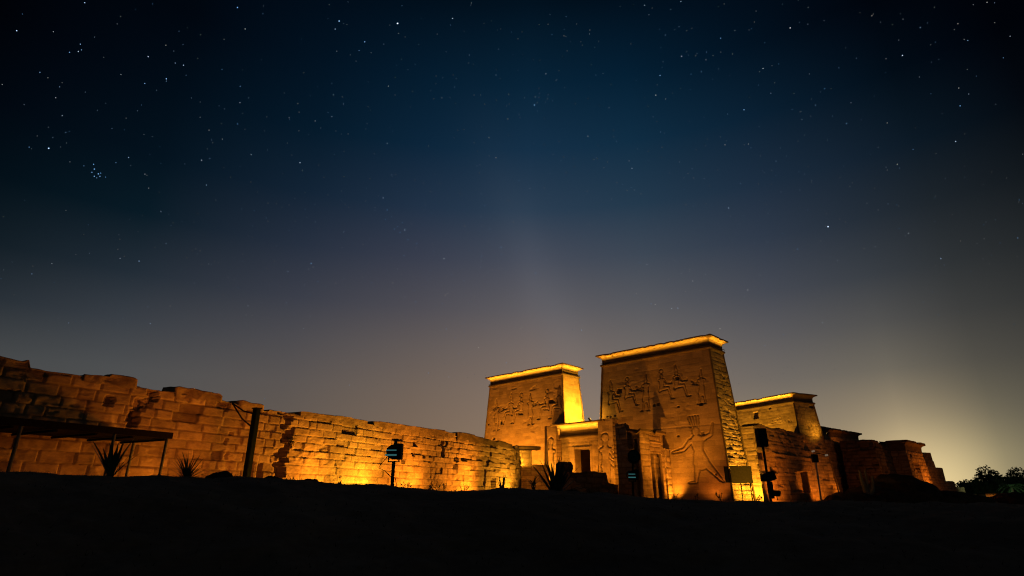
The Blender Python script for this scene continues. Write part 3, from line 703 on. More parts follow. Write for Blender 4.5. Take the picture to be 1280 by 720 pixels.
b = [c0-ad*.15-aq*.1, c0+ad*2.6-aq*.1, c0+ad*2.6+aq*.9, c0-ad*.15+aq*.9]
stone('lintel', block(b, b, 6.6, 7.0, .1, None, rough=.05), M['dark'], r5)
# obelisk
oc = at(683.5, 600, 70.5); r = .38
b = [(oc.x-r, oc.y-r), (oc.x+r, oc.y-r), (oc.x+r, oc.y+r), (oc.x-r, oc.y+r)]; t = [(oc.x+x*.12, oc.y+y*.12) for x, y in ((-1, -1), (1, -1), (1, 1), (-1, 1))]
ztop = at(683, 533, 70.5).z
o = stone('obelisk', block(b, t, 0, ztop, .12, None, rough=.03), M['sand']); tag(o, 'slender tapering stone obelisk before the far tower, left of the gateway', 'obelisk')
# low walls and blocks in front of the gateway
def lowwall(name, label, pts_px, Y, dep, mat, sd, dY=0, rough=.15):
    """pts_px: top outline left->right; stands at depth Y (Y+dY at right end)"""
    X0, X1 = pts_px[0][0], pts_px[-1][0]
    A = np.array(at(X0, 600, Y)[:2]); Bq = np.array(at(X1, 600, Y+dY)[:2]); d = (Bq-A)/np.linalg.norm(Bq-A); q = np.array([-d[1], d[0]])
    tz = [on_plane(px, py, A, d) for px, py in pts_px]
    def tf(x, y): t_ = (x-A[0])*d[0]+(y-A[1])*d[1]; return np.interp(t_, [p[0] for p in tz], [p[1] for p in tz])+.05*noise3(x*2, y*2, 0, sd)
    bb = [A, Bq, Bq+q*dep, A+q*dep]; bz = gz(A[0], A[1])-.5
    o = stone(name, block(bb, bb, bz, bz+3, .09, {'all': lambda u, z: masonry(u, z, sd, .5, .9, .07, .07, .06)}, topf=tf, rough=rough, seed=sd), M[mat])
    return tag(o, label, 'stone block')
lowwall('stone_block', 'upright dark block half hidden behind the large agave', [(697, 579), (699, 577), (714, 577), (716, 583)], 62, 1.2, 'rock', 151)
lowwall('stone_block', 'stepped broken stone block beside the largest agave, lit dull yellow', [(704, 590), (711, 590), (712, 597), (718, 598), (719, 603), (725, 604), (726, 610), (732, 612)], 60, .7, 'sandw', 152)
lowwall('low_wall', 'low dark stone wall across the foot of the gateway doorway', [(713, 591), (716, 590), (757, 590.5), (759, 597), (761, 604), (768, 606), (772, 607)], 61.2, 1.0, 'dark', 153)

def YC0(px): return 15.0*cos(math.atan((px-640)/745))
# rubble mound and boulders at the right
def rock(name, label, x, y, r, sd, sc=(1, 1, .7), cat='boulder', group=None, mat='rock', z=None):
    me = bpy.data.meshes.new(name); bm = bmesh.new(); bmesh.ops.create_icosphere(bm, subdivisions=4, radius=1)
    for v in bm.verts:
        p = v.co.copy(); n_ = fbm(np.array([p.x*1.1+sd]), np.array([p.y*1.1]), np.array([p.z*1.1]), sd, 4)[0]
        q = round(float(n_)*6)/6*.5+float(n_)*.5; v.co = p*(1+.55*q)
        v.co.x *= sc[0]*r; v.co.y *= sc[1]*r; v.co.z *= sc[2]*r
    bm.to_mesh(me); bm.free()
    o = link(name, me, M[mat]); o.location = (x, y, (gz(x, y) if z is None else z)); return tag(o, label, cat, group)
for i, (px, Y, r, sc, lb) in enumerate([
    (1100, 74, 2.6, (1.5, 1, .9), 'broad dark boulder below the ruined block'), (1135, 76, 3.2, (1.4, 1, .95), 'largest dark rubble boulder piled before the small gateway'),
    (1168, 76, 2.3, (1.5, 1, .8), 'low dark boulder right of the small gateway doorway'), (1192, 78, 2.4, (1.6, 1, .75), 'sloping boulder below the stepped ruin'),
    (1210, 80, 2.0, (1.5, 1, .7), 'last dark boulder before the trees'), (1070, 70, 2.0, (1.5, 1, .8), 'squat dark boulder left of the pale forked stone'), (1045, 66, 1.5, (1.3, 1, .8), 'small dark boulder at the foot of the long wall'),
    (1262, 90, 2.0, (1.3, 1, .85), 'big rounded boulder below the trees at right edge')]):
    p = at(px, 628, Y); rock('boulder', lb, p.x, p.y, r, 10+i, sc, group='boulders along the foot of the ruins')
for i, (px, r, lb) in enumerate([(272, .2, 'low dark stone right of the yucca'), (338, .14, 'small dark stone below the foot of the crack'), (388, .13, 'low dark stone left of the brightest wall foot'), (716, .16, 'low dark stone right of the largest agave')]):
    Yb = YC0(px)+.2; xb = kray(px, 605)[0]*Yb; rock('field_stone', lb, xb, Yb, r, 40+i, (1.4, 1, .8), 'stone', 'stones on the crest of the ground')
# pale forked remnant
fp = at(1085, 620, 70)
pts = []
r6 = pd('forked_stone', [tube([at(1074, 588, 70), at(1077, 600, 70), at(1082, 614, 70), at(1086, 620, 70)], [.12, .22, .3, .28], 6), tube([at(1086, 620, 70), at(1090, 613, 70), at(1091, 604, 70), at(1090, 595, 70)], [.28, .3, .2, .13], 6), tube([at(1085, 616, 70), at(1083.5, 603, 70), at(1081, 588, 70)], [.2, .16, .1], 6)], M['pale'])
tag(r6, 'pale three-pronged broken stone standing before the dark ruined block', 'stone fragment')

# ------------------------------------------------------------------ trees at far right
def foliage(cx, cy, cz, rx, rz, n, size, sd, lobes=9):
    rg = np.random.default_rng(sd); V = []; F = []
    lc = rg.normal(size=(lobes, 3)); lc /= np.linalg.norm(lc, axis=1)[:, None]; lc *= rg.uniform(.35, .75, (lobes, 1)); lr = rg.uniform(.28, .5, lobes)
    for i in range(n):
        k = rg.integers(lobes); d = rg.normal(size=3); d /= np.linalg.norm(d); p = lc[k]+d*lr[k]*rg.uniform(.6, 1.05)
        c = np.array([cx+p[0]*rx, cy+p[1]*rx, cz+p[2]*rz]); a = rg.normal(size=3); a /= np.linalg.norm(a); b_ = np.cross(a, rg.normal(size=3)); b_ /= np.linalg.norm(b_)
        s = size*rg.uniform(.5, 1.3); m = len(V); V += [tuple(c-a*s), tuple(c+b_*s*.4), tuple(c+a*s), tuple(c-b_*s*.4)]; F.append((m, m+1, m+2, m+3))
    return V, F
def tree(label, px, py_top, Y, wpx, sd, cat='tree', n=2600):
    topz = at(px, py_top, Y).z; x = at(px, py_top, Y).x; gzv = .3; h = topz-gzv; rx = wpx*1.45/745*Y
    root = empty('tree', (x, Y, gzv), label, cat, 'trees beyond the ruins')
    rg = random.Random(sd); tr = [tube([(x, Y, gzv), (x+.2, Y, gzv+h*.3), (x-.1, Y, gzv+h*.6)], [.35, .28, .16], 8)]
    for k in range(6):
        a = rg.uniform(0, 2*pi); tr.append(tube([(x, Y, gzv+h*rg.uniform(.25, .5)), (x+cos(a)*rx*.35, Y+sin(a)*rx*.35, gzv+h*.65), (x+cos(a)*rx*.6, Y+sin(a)*rx*.6, gzv+h*rg.uniform(.7, .9))], [.15, .1, .04], 6))
    pd('trunk', tr, M['bark'], root)
    pd('crown', [foliage(x, Y, gzv+h*.5, rx, h*.62, n*2, .36, sd, 14)], M['leaf'], root)
tree('bushy dark tree at the left end of the distant grove', 1216, 600, 150, 13, 1)
tree('taller tree whose loose crown rises above the distant grove', 1234, 588, 158, 13, 2, n=1400)
tree('rounded green tree in the middle of the distant grove', 1250, 598, 146, 15, 3)
tree('dense dark tree at the right edge of the picture', 1272, 592, 150, 17, 4)
tree('broad dark tree filling the back of the distant grove', 1258, 602, 175, 22, 7, n=3200)
tree('wide low tree between the taller ones of the grove', 1238, 606, 168, 20, 8, n=3200)
tree('low dark tree behind the grove at far right', 1292, 594, 156, 14, 5)
def palm(label, px, py_top, Y, sd):
    top = at(px, py_top, Y); x, z1 = top.x, top.z-.9; root = empty('palm_tree', (x, Y, .3), label, 'palm'); rg = random.Random(sd)
    pd('trunk', [tube([(x, Y, .3), (x+.15, Y, z1*.5), (x, Y, z1)], [.28, .2, .17], 8)], M['bark'], root)
    V = []; F = []
    for k in range(26):
        a = rg.uniform(0, 2*pi); el_ = rg.uniform(-.2, 1.2); ln = rg.uniform(1.8, 2.6); pts = []
        for i in range(9): w = i/8; pts.append(Vector((x+cos(a)*ln*w*cos(el_*(1-w*.8)), Y+sin(a)*ln*w*cos(el_*(1-w*.8)), z1+ln*(sin(el_)*w-.75*w*w))))
        sdv = Vector((-sin(a), cos(a), 0))
        for i in range(8):
            for sg_ in (-1, 1):
                m = len(V); tip = pts[i]+(pts[i+1]-pts[i])*1.6+sdv*sg_*.45*(1-(i/8)**2*.7)-Vector((0, 0, .16)); V += [tuple(pts[i]), tuple(pts[i+1]), tuple(tip)]; F.append((m, m+1, m+2))
    pd('crown', [(V, F)], M['leaf'], root)
palm('small palm with drooping fronds in front of the distant grove', 1262, 602, 120, 5)
hp = at(1236, 626, 130)
r7 = empty('hut', (hp.x, hp.y, .3), 'tiny orange-lit hut beneath the distant grove', 'hut')
pd('wall', [boxv((hp.x, hp.y, 1.0), (2.2, 2, 1.6))], M['sandw'], r7); pd('roof', [boxv((hp.x, hp.y, 1.95), (2.7, 2.5, .18))], M['roof'], r7); pd('door', [boxv((hp.x+.4, hp.y-1.01, .8), (.6, .06, 1.2))], M['iron'], r7)

# ------------------------------------------------------------------ canopy at left
def cv(px, py, Y): return at(px, py, Y)
Ld3 = Vector((LD[0], LD[1], 0)); Lq3 = Vector((LQ[0], LQ[1], 0))
cr_ = cv(217, 541, 24.0); r8 = empty('shade_canopy', (cr_.x, cr_.y, gz(cr_.x, cr_.y)), 'flat dark shade canopy on thin steel posts before the left wall', 'canopy')
c = [cr_+Ld3*0, cr_-Ld3*15, cr_-Ld3*15+Lq3*3.2, cr_+Lq3*3.2]
me = [tuple(p+Vector((0, 0, -.02*i))) for i, p in enumerate(c)]
V = [tuple(p) for p in c]+[tuple(p-Vector((0, 0, .24))) for p in c]
pd('roof', [(V, [(0, 3, 2, 1), (4, 5, 6, 7), (0, 1, 5, 4), (1, 2, 6, 5), (2, 3, 7, 6), (3, 0, 4, 7)][::1])], M['roof'], r8)
for k in range(12):
    p = cr_-Ld3*(.3+k*1.3); pd('rafter', [tube([p-Vector((0, 0, .30)), p+Lq3*3.1-Vector((0, 0, .30))], .05, 6)], M['roof'], r8)
for k, dd in enumerate([0.15, 2.2, 5.2, 8.2, 11.2]):
    for qq in ((.12, 2.4) if k in (0, 2, 4) else (.12,)):
        p = cr_-Ld3*dd+Lq3*qq; zb = gz(p.x, p.y)-.2; pd('post', [tube([(p.x, p.y, zb), (p.x, p.y, p.z-.15)], .055, 8)], M['steel'], r8)

# ------------------------------------------------------------------ green pillar with cable
gp = at(307, 603, 28.5); r9 = empty('cable_pillar', (gp.x, gp.y, 0), 'dark green square steel pillar with cables to the wall top', 'pillar')
ptop = at(318, 511, 28.5).z
pd('column', [boxv((gp.x, gp.y, (ptop+.5)/2), (.31, .25, ptop-.5), rz=-.45)], M['green'], r9, bevel=.02)
pd('cap_plate', [boxv((gp.x, gp.y, ptop+.02), (.38, .32, .05), rz=-.45)], M['iron'], r9)
w1 = lf(289, 503); wp = LO+LD*w1[0]-LQ*.1
pd('cable', [tube([(wp[0], wp[1], w1[1]-.05), ((wp[0]*.5+gp.x*.5), (wp[1]+gp.y)/2, w1[1]-.95), (gp.x-.1, gp.y, ptop-.9)], .035, 6), ], M['iron'], r9)
pd('cable', [tube([(wp[0], wp[1], w1[1]-.05), ((wp[0]*.5+gp.x*.5), (wp[1]+gp.y)/2, w1[1]-.55), (gp.x-.1, gp.y, ptop-.25)], .035, 6)], M['iron'], r9)

# ------------------------------------------------------------------ floodlights on posts
def drum(c, r, ln, axis, seg=24):
    a = Vector(axis).normalized(); return tube([Vector(c)-a*ln/2, Vector(c)-a*ln*.45, Vector(c)+a*ln*.45, Vector(c)+a*ln/2], [r*.9, r, r, r*.92], seg)
def flood(name, label, px, py_c, Y, sc, rz, strips=True, top=True, py_base=None):
    c = at(px, py_c, Y); zb = gz(c.x, c.y)-.2; root = empty(name, (c.x, c.y, zb), label, 'floodlight')
    ax = Vector((cos(rz), sin(rz), 0)); pr = Vector((-sin(rz), cos(rz), 0))
    pd('post', [tube([(c.x, c.y, zb), (c.x, c.y, c.z-.42*sc)], .075*sc, 10)], M['iron'], root)
    pd('bracket', [boxv(c+Vector((0, 0, -.40*sc)), (.5*sc, .08*sc, .04*sc), rz=rz), boxv(c+ax*.23*sc+Vector((0, 0, -.26*sc)), (.04*sc, .08*sc, .3*sc), rz=rz), boxv(c-ax*.23*sc+Vector((0, 0, -.26*sc)), (.04*sc, .08*sc, .3*sc), rz=rz)], M['iron'], root)
    pd('housing', [boxv(c+ax*.17*sc+Vector((0, 0, .02*sc)), (.36*sc, .44*sc, .66*sc), rz=rz)], M['iron'], root, bevel=.02*sc)
    pd('drum', [tube([c-ax*.02*sc-pr*.21*sc, c-ax*.02*sc+pr*.21*sc], .30*sc, 28)], M['iron'], root, smooth=False)
    if strips:  # pale blue reflections built as faintly glowing bars
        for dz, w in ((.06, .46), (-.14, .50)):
            pd('reflection_stripe', [boxv(c-ax*.10*sc+Vector((0, 0, dz*sc))-pr*.225*sc, (w*sc, .03*sc, .045*sc if dz > 0 else .07*sc), rz=rz)], M['strip'], root)
    if top: pd('bracket_top', [boxv(c+ax*.03*sc+Vector((0, 0, .40*sc)), (.13*sc, .12*sc, .2*sc), rz=rz), boxv(c+ax*.05*sc+Vector((0, 0, .52*sc)), (.2*sc, .14*sc, .08*sc), rz=rz)], M['iron'], root, bevel=.01)
    return root, c
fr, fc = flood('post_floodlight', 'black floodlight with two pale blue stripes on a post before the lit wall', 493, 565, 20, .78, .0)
pd('cable', [tube([fc+Vector((-.2, 0, -.12)), fc+Vector((-.45, 0, -.42)), fc+Vector((-.50, 0, -.52)), fc+Vector((-.3, 0, -.60)), fc+Vector((-.06, 0, -.80))], .012, 6), tube([fc+Vector((.09, 0, -.85)), fc+Vector((.14, 0, -1.05)), fc+Vector((.11, 0, -1.4))], .012, 6)], M['iron'], fr)
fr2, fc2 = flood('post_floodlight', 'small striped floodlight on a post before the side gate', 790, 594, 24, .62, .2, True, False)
rd = at(792, 571, 24); pd('round_lamp', [drum(rd, .26, .22, (0, -1, .15))], M['iron'], fr2); pd('upper_post', [tube([fc2, rd], .04, 8)], M['iron'], fr2)
pd('lamp_glass', [drum(rd+Vector((0, -.11, .02)), .2, .03, (0, -1, .15))], plain('dark lamp glass', (.03, .06, .06), .15), fr2)
# speaker on a pole with a spotlight
sp = at(952, 547, 30); zb = gz(sp.x, sp.y)-.2
r10 = empty('speaker_pole', (sp.x, sp.y, zb), 'tall pole with black box on top and spotlight halfway, near the bright tower foot', 'speaker pole')
pd('pole', [tube([(sp.x, sp.y, zb), (sp.x, sp.y, sp.z-.4)], .06, 10)], M['iron'], r10)
pd('box', [boxv(sp, (.46, .36, .92), rz=.15)], M['iron'], r10, bevel=.02)
ss = at(960, 596, 30); pd('spotlight', [drum(ss+Vector((.1, 0, .02)), .22, .5, (1, -.3, .35)), boxv(ss+Vector((-.15, 0, -.05)), (.4, .2, .35))], M['iron'], r10)
pd('cabinet', [boxv((sp.x+.02, sp.y-.1, at(952, 606, 30).z-.25), (.22, .2, .8))], M['iron'], r10, bevel=.01)
# sign board
sa = at(924, 593, 42); zb = gz(sa.x, sa.y)-.2
r11 = empty('sign_board', (sa.x, sa.y, zb), 'blank olive board on two posts before the bright foot of the near tower', 'sign board')
pd('panel', [boxv(sa+Vector((.15, 0, 0)), (1.5, .08, 1.15))], M['board'], r11, bevel=.01)
pd('side_panel', [boxv(sa+Vector((-.82, .14, 0)), (.42, .07, 1.1), rz=.55)], M['iron'], r11)
for dx in (.72, -.62, .06): pd('post', [tube([(sa.x+dx, sa.y+.08, zb), (sa.x+dx, sa.y+.08, sa.z+.4)], .035, 8)], M['iron'], r11)
# lamp post
lp = at(1026, 627, 26); lt = at(1018.5, 573, 26)
r12 = empty('lamp_post', (lp.x, lp.y, gz(lp.x, lp.y)-.2), 'thin pale leaning lamp post with two small lamps before the long wall', 'lamp post')
pd('pole', [tube([(lp.x, lp.y, gz(lp.x, lp.y)-.2), (lt.x+.02, lt.y, lt.z)], .035, 8)], M['white'], r12)
pd('control_box', [boxv(lt, (.24, .18, .34))], M['iron'], r12, bevel=.015)
pd('arm', [tube([lt+Vector((0, 0, .1)), at(1016, 566, 26), at(1025, 567, 26), at(1031, 568.5, 26)], .018, 6)], M['iron'], r12)
pd('lamp', [drum(at(1016.5, 564, 26), .04, .13, (.4, -1, .2), 12)], M['lampw'], r12)
pd('lamp', [drum(at(1033, 569, 26), .04, .13, (1, -.5, .1), 12)], M['lampw'], r12)

# ------------------------------------------------------------------ plants on the crest
def blade(base, az_, el_, ln, w, sag, n=8, fold=.3):
    V = []; F = []; d = Vector((cos(az_), sin(az_), 0)); s = Vector((-sin(az_), cos(az_), 0)); p = Vector(base); e = el_
    for i in range(n+1):
        q = i/n; ww = w*(1-q)**.7*(.65+.9*q*(1-q)*2)
        up = Vector((-d.x*sin(e), -d.y*sin(e), cos(e)))
        V += [tuple(p-s*ww), tuple(p-up*ww*fold), tuple(p+s*ww), tuple(p+up*ww*.06)]
        p = p+(d*cos(e)+Vector((0, 0, 1))*sin(e))*ln/n; e -= sag/n
    for i in range(n):
        for k in range(4): F.append((i*4+k, i*4+(k+1) % 4, (i+1)*4+(k+1) % 4, (i+1)*4+k))
    F.append((0, 3, 2, 1)); F.append((n*4, n*4+1, n*4+2, n*4+3))
    return V, F
def rosette(name, label, cat, px, py, Y, n, ln, w, sd, el=(.5, 1.4), sag=.6, mat='agave', stem=0, lean=0):
    p = at(px, py, Y); p.z = gz(p.x, p.y)-.03; rg = random.Random(sd); parts = []
    if stem: parts.append(tube([p, p+Vector((0, 0, stem))], .05, 8)); 
    for k in range(n):
        a = k*2.399+rg.uniform(-.3, .3); parts.append(blade(p+Vector((0, 0, stem)), a, rg.uniform(*el), ln*rg.uniform(.75, 1.1), w*rg.uniform(.8, 1.15), sag*rg.uniform(.3, 1.5)))
    return tag(pd(name, parts, M[mat]), label, cat)
def YC(px): return 15.0*cos(math.atan((px-640)/745))
rosette('agave_plant', 'largest agave, broad pointed leaves, left of the gateway doorway', 'agave', 694, 612, 16.5, 24, 1.15, .085, 1, (.45, 1.5), .35)
rosette('young_palm', 'small feathery palm seedling just left of the largest agave', 'plant', 667, 610, 16, 14, .55, .022, 2, (.5, 1.3), 1.7, stem=.16)
rosette('upright_agave', 'upright narrow-leaved agave at the far end of the lit wall', 'agave', 628, 612, 16, 5, .52, .04, 3, (1.2, 1.52), .1)
rosette('yucca_plant', 'spiky round yucca right of the canopy post', 'yucca', 232, 600, YC(232)-.2, 64, .66, .02, 4, (.1, 1.5), .5)
rosette('aloe_plant', 'tall dark aloe under the shade canopy', 'aloe', 137, 598, YC(137)-.2, 11, .95, .055, 5, (1.0, 1.45), .25)
def weed(label, px, py, h, sd, Y=None):
    Y = Y or YC(px)+.1; p = at(px, py, Y); p.z = gz(p.x, p.y)-.03; rg = random.Random(sd); parts = []
    for k in range(rg.randint(2, 4)):
        a = rg.uniform(-1, 1); pts = [p+Vector((rg.uniform(-.02, .02), 0, 0))]
        for i in range(1, 6): pts.append(pts[-1]+Vector((a*.035*h/.2+rg.uniform(-.015, .015), rg.uniform(-.02, .02), h/5*rg.uniform(.8, 1.1))))
        parts.append(tube(pts, [.008, .007, .006, .006, .007, .004], 5))
        for i in (2, 3, 4, 5): parts.append(blade(pts[i], rg.uniform(0, 6.28), rg.uniform(0, 1.2), .06+.04*rg.random(), .014, .6, 4))
    return tag(pd('weed', parts, M['weed']), label, 'weed', 'dry weeds on the crest of the ground')
WD_ = [(508, 612, .16, 'weed just right of the floodlight post'), (514, 612, .12, 'short leaning weed between the floodlight post and the middle of the wall'), (541, 613, .10, 'low weed, leftmost of the row before the bright wall foot'), (547, 614, .16, 'forked weed second in the row before the bright wall foot'),
       (557, 614, .24, 'tallest thick-headed weed before the bright wall foot'), (568, 615, .08, 'smallest weed right of the thick-headed one'), (580, 615, .18, 'curved weed left of the bright wall end'), (425, 608, .07, 'low weed below the coping slabs left of the floodlight'), (870, 625, .16, 'small weed at the foot of the striding figure'), (903, 626, .2, 'leafy weed left of the olive board'), (945, 627, .14, 'low weed left of the speaker pole'), (366, 604, .12, 'scrubby weed just right of the crack foot'), (843, 624, .2, 'bushy weed right of the side gate')]
for i, (px, py, h, lb) in enumerate(WD_): weed(lb, px, py, h, 20+i)
ip = LO+LD*lf(363, 552)[0]; iz = lf(363, 552)[1]; rg = random.Random(4)
tag(pd('creeper', [blade((ip[0]-LQ[0]*.02, ip[1]-LQ[1]*.02, iz), rg.uniform(-1.9, .2), rg.uniform(-.8, 1.1), rg.uniform(.3, .7), .035, .8, 5) for _ in range(26)], M['weed']), 'leafy plant growing out of the crack in the long wall', 'plant')
# grass tufts and pebbles: uncountable cover
rg = random.Random(7); V = []; F = []
for i in range(2600):
    a = rg.uniform(-.95, .95); rr_ = rg.uniform(5, 17) if rg.random() < .6 else rg.uniform(13.5, 16); x = rr_*sin(a); y = rr_*cos(a); z = gz(x, y)-.01 if i % 1 == 0 else 0
    h = rg.uniform(.02, .075); t_ = rg.uniform(0, 6.28); w = .006
    m = len(V); V += [(x-w, y, z), (x+w, y, z), (x+cos(t_)*h*.6, y+sin(t_)*h*.6, z+h)]; F.append((m, m+1, m+2))
    m = len(V); V += [(x, y-w, z), (x, y+w, z), (x-sin(t_)*h*.7, y+cos(t_)*h*.7, z+h*.8)]; F.append((m, m+1, m+2))
tag(pd('dry_grass', [(V, F)], M['weed']), 'sparse short dry grass on the dark ground', 'grass', kind='stuff')
V = []; F = []
for i in range(260):
    a = rg.uniform(-.95, .95); rr_ = rg.uniform(3.5, 16.5); x = rr_*sin(a); y = rr_*cos(a); z = gz(x, y); s = rg.uniform(.008, .03)*rg.uniform(.5, 1.4)
    m = len(V); v, f = boxv((x, y, z), (s*2, s*1.5, s*1.2), rz=rg.uniform(0, 3), rx=rg.uniform(-.6, .6)); v = [tuple(c_+rg.uniform(-.3, .3)*s for c_ in q) for q in v]
    V += v; F += [tuple(k+m for k in q) for q in f]
tag(pd('pebbles', [(V, F)], M['pale']), 'small pale pebbles scattered over the dark ground', 'pebbles', kind='stuff')

# ------------------------------------------------------------------ stars
rs = np.random.default_rng(12); dirs = []; mag = []
DST = 3500.0
def pdir(px, py):
    v = at(px, py, 1.0)-Vector((0, 0, EYE)); return np.array(v.normalized())
BR = [(21, 38, .9), (61, 185, 1.5), (497, 29, 2.0), (424, 26, 1.3), (419, 36, .7), (456, 52, .9), (297, 9, 1.0), (106, 3, .7), (87, 65, .6), (98, 64, .7), (102, 62, .5), (181, 104, .6), (252, 200, 1.0), (258, 231, .7), (375, 203, .9), (314, 193, .7), (389, 329, 1.2), (555, 323, .9), (188, 404, 1.0), (360, 339, .7), (506, 287, 1.1), (484, 179, .7), (479, 247, .8), (208, 304, .7), (300, 128, .5),
      (1035, 283, 1.8), (1128, 69, .9), (668, 131, 1.0), (825, 94, .8), (930, 137, .8), (1058, 154, .8), (1200, 132, .7), (735, 170, .7), (852, 70, .7), (1272, 297, .7), (1176, 323, .8), (997, 311, .6), (1094, 308, .6), (437, 481, 1.0), (310, 481, .6), (331, 498, .7), (388, 395, .6), (506, 371, .5), (505, 319, .5), (358, 378, .7), (310, 382, .6), (40, 342, .6), (65, 329, .5), (78, 144, .6), (50, 90, .5)]
PLE = [(117, 205, 1.0), (118, 211, 1.2), (115, 215, .9), (118, 220, 1.1), (123, 217, 1.2), (125, 220, 1.0), (126, 216, .8), (121, 222, .6), (132, 221, .6), (105, 207, .5), (145, 203, .5), (484, 262, .8), (482, 274, .7), (500, 290, .6), (497, 283, .6), (510, 299, .7), (521, 304, .7), (503, 278, .5), (493, 286, .5)]
for px, py, m_ in BR+[(p, q, m*.85) for p, q, m in PLE]: dirs.append(pdir(px, py)); mag.append(m_)
for i in range(15000):
    v = rs.normal(size=3); v /= np.linalg.norm(v)
    if v[2] < .17: continue
    if v[1] < -.3 and rs.random() < .7: continue
    dirs.append(v); mag.append(.17+.12*rs.pareto(2.2)); mag[-1] = min(mag[-1], .9)
dirs = np.array(dirs); mag = np.array(mag)
ext = np.clip((dirs[:, 2]-.10)/.5, .15, 1); rad = 1.45+1.2*np.clip(mag, 0, 2)
octv = np.array([(1, 0, 0), (-1, 0, 0), (0, 1, 0), (0, -1, 0), (0, 0, 1), (0, 0, -1)], float); octf = np.array([(0, 2, 4), (2, 1, 4), (1, 3, 4), (3, 0, 4), (2, 0, 5), (1, 2, 5), (3, 1, 5), (0, 3, 5)])
Vst = (dirs[:, None, :]*DST+octv[None]*rad[:, None, None]).reshape(-1, 3); Fst = (octf[None]+6*np.arange(len(dirs))[:, None, None]).reshape(-1, 3)
me = mesh_np('stars', Vst, Fst, np.repeat(mag*ext, 6))
hq = rs.random(len(dirs)); hq[:len(BR)] *= .6; hq[len(BR):len(BR)+len(PLE)] *= .1; hue = np.repeat(hq, 6).astype(np.float32); a_ = me.attributes.new('hue', 'FLOAT', 'POINT'); a_.data.foreach_set('value', hue)
sm = bpy.data.materials.new('starlight'); sm.use_nodes = True; n = sm.node_tree.nodes; l = sm.node_tree.links; n.clear()
em = n.new('ShaderNodeEmission'); ou = n.new('ShaderNodeOutputMaterial'); l.new(em.outputs[0], ou.inputs[0]); a1_ = n.new('ShaderNodeAttribute'); a1_.attribute_name = 'tone'
mu = n.new('ShaderNodeMath'); mu.operation = 'MULTIPLY'; mu.inputs[1].default_value = 2.1; l.new(a1_.outputs['Fac'], mu.inputs[0]); l.new(mu.outputs[0], em.inputs[1])
a2_ = n.new('ShaderNodeAttribute'); a2_.attribute_name = 'hue'; cr2 = n.new('ShaderNodeValToRGB'); cr2.color_ramp.elements[0].color = (.2, .5, 1, 1); cr2.color_ramp.elements[1].color = (1, .9, .75, 1); l.new(a2_.outputs['Fac'], cr2.inputs[0]); l.new(cr2.outputs[0], em.inputs[0])
sm.cycles.emission_sampling = 'NONE'
tag(link('stars', me, sm), 'small white and blue stars across the night sky', 'stars', kind='stuff')

# ------------------------------------------------------------------ floodlights on the ground (the light of the picture)
WARM = (1, .325, .018); RED = (1, .25, .015); GOLD = (1, .44, .025); PM = 3.5
def lamp(loc, tgt, power, col=WARM, cone=110, rad=.15, soft=None, label=None, fixture=True):
    ld = bpy.data.lights.new('flood_beam', 'SPOT'); ld.energy = power*PM; ld.color = col; ld.spot_size = radians(cone); ld.spot_blend = .9; ld.shadow_soft_size = rad if power < 1200 else .3
    if label and 'yucca' in label: ld.shadow_soft_size = .9
    o = bpy.data.objects.new('flood_beam', ld); COL.objects.link(o); loc = Vector(loc); tgt = Vector(tgt); d = (tgt-loc).normalized()
    q = d.to_track_quat('-Z', 'Y'); o.location = loc; o.rotation_euler = q.to_euler()
    if fixture:
        root = empty('ground_floodlight', (loc.x, loc.y, loc.z-.3), label, 'floodlight', 'floodlights at the foot of the walls')
        c = loc-d*.16
        def tr(V): return [tuple(c+q @ Vector(v)) for v in V]
        v, f = boxv((0, 0, .04), (.42, .32, .2)); pd('housing', [(tr(v), f)], M['iron'], root)
        v, f = boxv((0, 0, -.07), (.36, .26, .01)); pd('lens', [(tr(v), f)], M['lens'], root)
        pd('stand', [tube([c-Vector((0, 0, .05)), c-Vector((0, 0, .45))], .03, 6)], M['iron'], root)
    return o
def wl(px, off, z, py=600):
    t_ = lf(px, py)[0]; p = LO+LD*t_-LQ*off; return Vector((p[0], p[1], z))
def wt(px, z): t_ = lf(px, 600)[0]; p = LO+LD*t_; return Vector((p[0], p[1], z))
